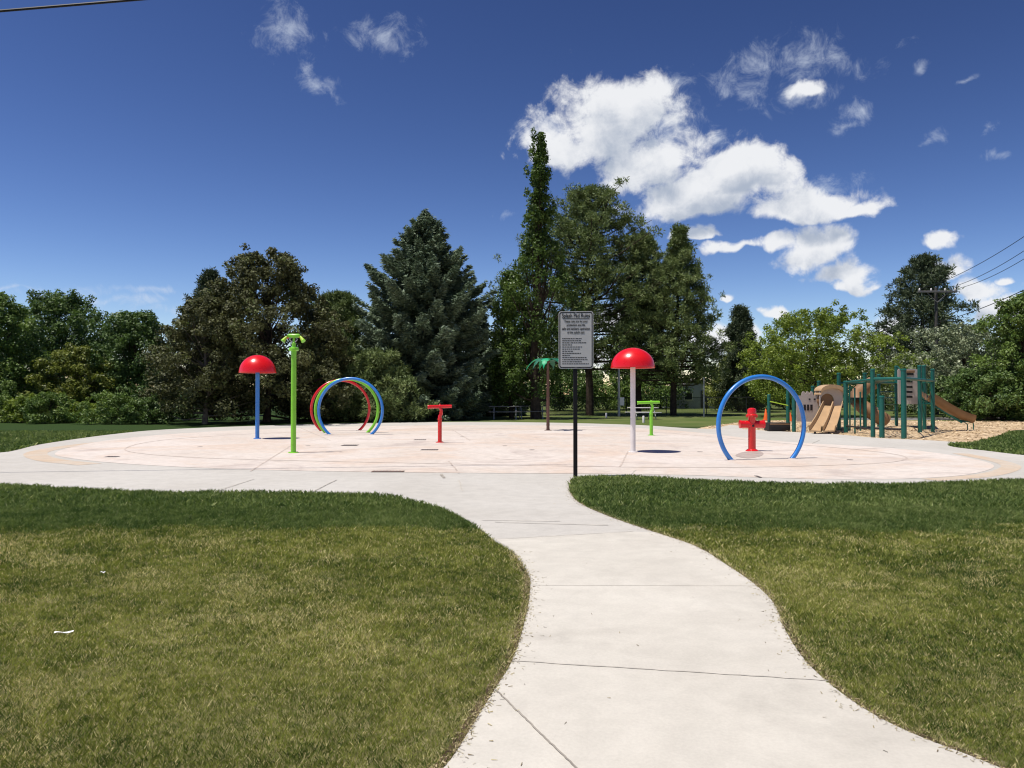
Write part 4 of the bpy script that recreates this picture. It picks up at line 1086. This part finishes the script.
    B(MB().box(((g0.x+g1.x)/2, 30.27, .30), ((g1.x-g0.x)*.92, .03, .04)), 'step_edge', m_tand)
    bar(P(770, 401.5, 30.6), P(788, 405.5, 30.6), .02, 'hand_rope', m_yel)
    bar(pt('a2', .75), pt('a2', .78)+Vector((.1, .4, 0)), .05, 'wheel', m_dark)
    # guard bars on the decks
    for px in (846, 849, 852): bar(P(px, 388, 29), P(px, 403, 29), .012, 'guard_bar')
    bar(P(846, 388, 29), P(852.5, 388, 29), .016, 'guard_bar')
    for px in (919, 921.5, 924, 927, 930): bar(P(px, 383, 30.2), P(px, 404, 30.2), .012, 'guard_bar')
    bar(P(918, 383, 30.2), P(932, 383, 30.2), .02, 'guard_bar'); bar(P(918, 404, 30.2), P(932, 404, 30.2), .02, 'guard_bar')
    B(MB().tube([P(897, 366, 30.6), P(903, 372, 30.4), P(907, 376, 30.2)], .025, 8), 'curved_rail', m_teal)
playground()

def cone(px, by, h, label):
    g = G(px, by); r = empty('traffic_cone', g, label, 'traffic cone', 'orange cones by the playground')
    MB().box((0, 0, .02), (.36, .36, .035)).build('base', m_orange, r)
    MB().lathe((0, 0, .04), [(.14, 0), (.025, h), (.02, h+.005)], 20).build('cone_body', m_orange, r)
cone(765.8, 420.5, .62, 'orange traffic cone seen through the blue hoop beside the hydrant')
cone(790, 421.5, .45, 'smaller orange cone behind the play structure near its left panel')

# ------------------------------------------------------------------ fence, posts, furniture behind the pad
def fence(xa, xb, y, H, label):
    r = empty('chain_link_fence', ((xa+xb)/2, y, 0), label, 'fence'); hw = (xb-xa)/2
    n = int((xb-xa)/3)
    for i in range(n+1):
        x = -hw+2*hw*i/n; MB().tube([(x, 0, -.05), (x, 0, H+.05)], .03, 8).build('fence_post', m_fence, r)
    MB().tube([(-hw, 0, H), (hw, 0, H)], .022, 6).build('top_rail', m_fence, r)
    MB().tube([(-hw, 0, .08), (hw, 0, .08)], .014, 6).build('bottom_rail', m_fence, r)
    V = []; sp = .085; k = 0; w = .006
    x = -hw-H
    while x < hw:
        for s in (1, -1):
            x0, x1 = (x, x+H) if s == 1 else (x+H, x); z0, z1 = .08, H
            def clip(xx0, zz0, xx1, zz1):
                if abs(xx1-xx0) < 1e-6: return None
                if max(xx0, xx1) < -hw or min(xx0, xx1) > hw: return None
                t0, t1 = sorted(((-hw-xx0)/(xx1-xx0), (hw-xx0)/(xx1-xx0))); t0 = max(t0, 0); t1 = min(t1, 1)
                if t0 >= t1: return None
                return xx0+(xx1-xx0)*t0, zz0+(zz1-zz0)*t0, xx0+(xx1-xx0)*t1, zz0+(zz1-zz0)*t1
            c = clip(x0, z0, x1, z1)
            if c: V += [(c[0]-w, .004*s, c[1]), (c[0]+w, .004*s, c[1]), (c[2]+w, .004*s, c[3]), (c[2]-w, .004*s, c[3])]
        x += sp
    npmesh('wire_mesh', np.array(V), 4, m_fence, None, r)
fence(-3.5, 24, 58, 1.25, 'dark chain link fence running behind the trees and the lawn')

def picnic(px, by, mt, label, rz=0, s=1):
    g = G(px, by); r = empty('picnic_table', g, label, 'picnic table', 'tables on the lawn behind the pad', rz)
    mb = MB()
    for i in range(5): mb.box((0, -.3+.15*i, .76*s), (1.9*s, .135, .04))
    mb.build('tabletop', mt, r)
    for sy in (-1, 1):
        mb = MB(); [mb.box((0, sy*(.66+.07*(2*i-1)), .45*s), (1.9*s, .12, .04)) for i in range(2)]; mb.build('bench', mt, r)
    for sx in (-1, 1):
        MB().tube([(sx*.65*s, -.6, 0), (sx*.65*s, -.25, .74*s)], .03, 8).build('leg', m_steel, r)
        MB().tube([(sx*.65*s, .6, 0), (sx*.65*s, .25, .74*s)], .03, 8).build('leg', m_steel, r)
        MB().tube([(sx*.65*s, -.72, .42*s), (sx*.65*s, .72, .42*s)], .025, 8).build('crossbar', m_steel, r)
picnic(505, 419.3, m_wood, 'weathered grey picnic table left of the metal palm, by the poplar trunk')
picnic(531, 418.6, m_wood, 'weathered grey picnic table directly left of the metal palm trunk', rz=.1)
picnic(643, 419.2, m_white, 'white picnic table on the lawn behind the lime green cannon', rz=.2, s=.9)
for px, by, h, lb in ((643.5, 422.7, .36, 'short white bollard on the lawn behind the lime green cannon'), (606.3, 417.6, .3, 'short pale bollard on the lawn left of the white pole')):
    g = G(px, by); o = MB().lathe((0, 0, 0), [(.06, 0), (.06, h-.03), (.04, h)], 12).build('bollard', m_white); o.location = g; tag(o, lb, 'bollard', 'bollards on the lawn')
def lightpole(px, by, ty, label):
    g = G(px, by); s = g.y/F; H = (by-ty)*s
    r = empty('lamp_post', g, label, 'lamp post')
    MB().tube([(0, 0, 0), (0, 0, H)], [.10, .06], 10).build('pole', m_steel, r)
    MB().box((.15, 0, H), (.5, .2, .12)).build('lamp_head', m_fence, r)
    MB().box((0.18, -.08, 1.0), (.3, .2, .55)).build('meter_box', m_white, r)
lightpole(619, 416.3, 345, 'thin grey lamp post with a white box at its foot among the pines')
g = G(714, 417); 
def house():
    D = 78; x0 = (676-512)/F*D; x1 = (716-512)/F*D; w = x1-x0; cx = (x0+x1)/2
    r = empty('house', (cx, D, 0), 'small grey house with a dark gable roof behind the fence', 'house')
    h = 1.9; pk = 2.6+ .2
    poly = [(-w/2, 0), (w/2, 0), (w/2, h), (0, pk+.15), (-w/2, h)]
    MB().prism(poly, 7, Matrix.Translation(Vector((0, 3.5, 0)))).build('wall', m_wall, r)
    for sx in (-1, 1):
        a, b = Vector((0, 0, pk+.19)), Vector((sx*(w/2+.4), 0, h-.11)); V = []
        for p in (a, b):
            for yy in (-.4, 7.4):
                for dz in (0, .12): V.append((p.x, yy, p.z+dz))
        MB().add(V, [(0, 1, 3, 2), (4, 6, 7, 5), (0, 4, 5, 1), (2, 3, 7, 6), (1, 5, 7, 3), (0, 2, 6, 4)]).build('roof', m_roof, r)
    f = MB().box((-.8, -.02, 1.25), (.9, .08, .8)).build('window_frame', m_white, r); MB().box((-.8, -.07, 1.25), (.75, .03, .65)).build('pane', m_glass, f)
    f = MB().box((.9, -.02, .95), (.85, .08, 1.8)).build('door', m_roof, r)
house()
def post_sign():
    o = MB().tube([(0, 0, 0), (0, 0, 2.6)], .05, 8).build('fence_corner_pole', m_steel); o.location = G(704, 416.8); tag(o, 'plain grey pole standing on the lawn in front of the grey house', 'pole')
post_sign()

# ------------------------------------------------------------------ utility poles and wires
def upole(x, y, H, arm, label, m=m_polew, name='utility_pole', axis=0.0):
    r = empty(name, (x, y, 0), label, 'utility pole', 'utility poles beyond the playground', axis)
    MB().tube([(0, 0, -.1), (0, 0, H)], [.15, .10], 12).build('pole', m, r)
    if arm:
        MB().box((0, -.18, H-.35), (arm, .12, .14)).build('crossarm', m_wood, r)
        MB().tube([(-arm*.28, -.2, H-.4), (0, -.16, H-1.15)], .03, 6).build('brace', m_wood, r)
        MB().tube([(arm*.28, -.2, H-.4), (0, -.16, H-1.15)], .03, 6).build('brace', m_wood, r)
        for t in (-.46, -.16, .2, .46): MB().lathe((arm*t, -.18, H-.28), [(.04, 0), (.07, .05), (.05, .1), (.06, .14), (.02, .2)], 10).build('insulator', m_white, r)
D = 57; px = P(936, 292, D); upole(px.x, D, px.z+.35, 2.9, 'wooden utility pole with a pale crossarm in front of the dark pine')
D = 72; q = P(884, 348, D); upole(q.x, D, q.z, 0, 'plain black pole behind the play structure, seen against the clouds', m_black)
def wire(a, b, sag, rad, label, group='overhead wires at upper right'):
    a, b = Vector(a), Vector(b); pts = [a.lerp(b, i/24)-Vector((0, 0, sag*4*(i/24)*(1-i/24))) for i in range(25)]
    o = MB().tube(pts, rad, 6).build('overhead_wire', m_wire); tag(o, label, 'wire', group)
az = px.z
wire((px.x-1.3, 56.8, az+.2), P(1180, 115, 26), .9, .016, 'uppermost of the wires rising right from the crossarm')
wire((px.x+.6, 56.8, az+.2), P(1180, 125, 26), .9, .016, 'second wire rising right from the crossarm')
wire((px.x+1.35, 56.8, az+.2), P(1180, 137, 26), .9, .016, 'third wire rising right from the crossarm')
wire((px.x, 56.8, az-2.3), P(1180, 205, 26), .5, .022, 'lower cable rising right above the silvery tree')
wire(P(-420, 46, 13), P(420, -24, 15), .0, .024, 'thick black cable crossing the top left corner of the sky', None)

# ------------------------------------------------------------------ litter
def scrap(px, py, w, label):
    g = G(px, py); mb = MB(); V = []
    n = 6
    for i in range(n+1):
        t = i/n; V += [(w*(t-.5), -.009, .024+.005*math.sin(t*7)), (w*(t-.5), .009*(1-.5*t), .027+.004*math.cos(t*6))]
    mb.add(V, [(2*i, 2*i+1, 2*i+3, 2*i+2) for i in range(n)]); o = mb.build('paper_scrap', m_paper); o.location = g; o.rotation_euler = (0, 0, .25)
    tag(o, label, 'litter', 'white scraps on the lawn')
scrap(64, 636, .11, 'larger white scrap lying on the left lawn near the front')
scrap(103, 575, .035, 'smaller white scrap further back on the left lawn')
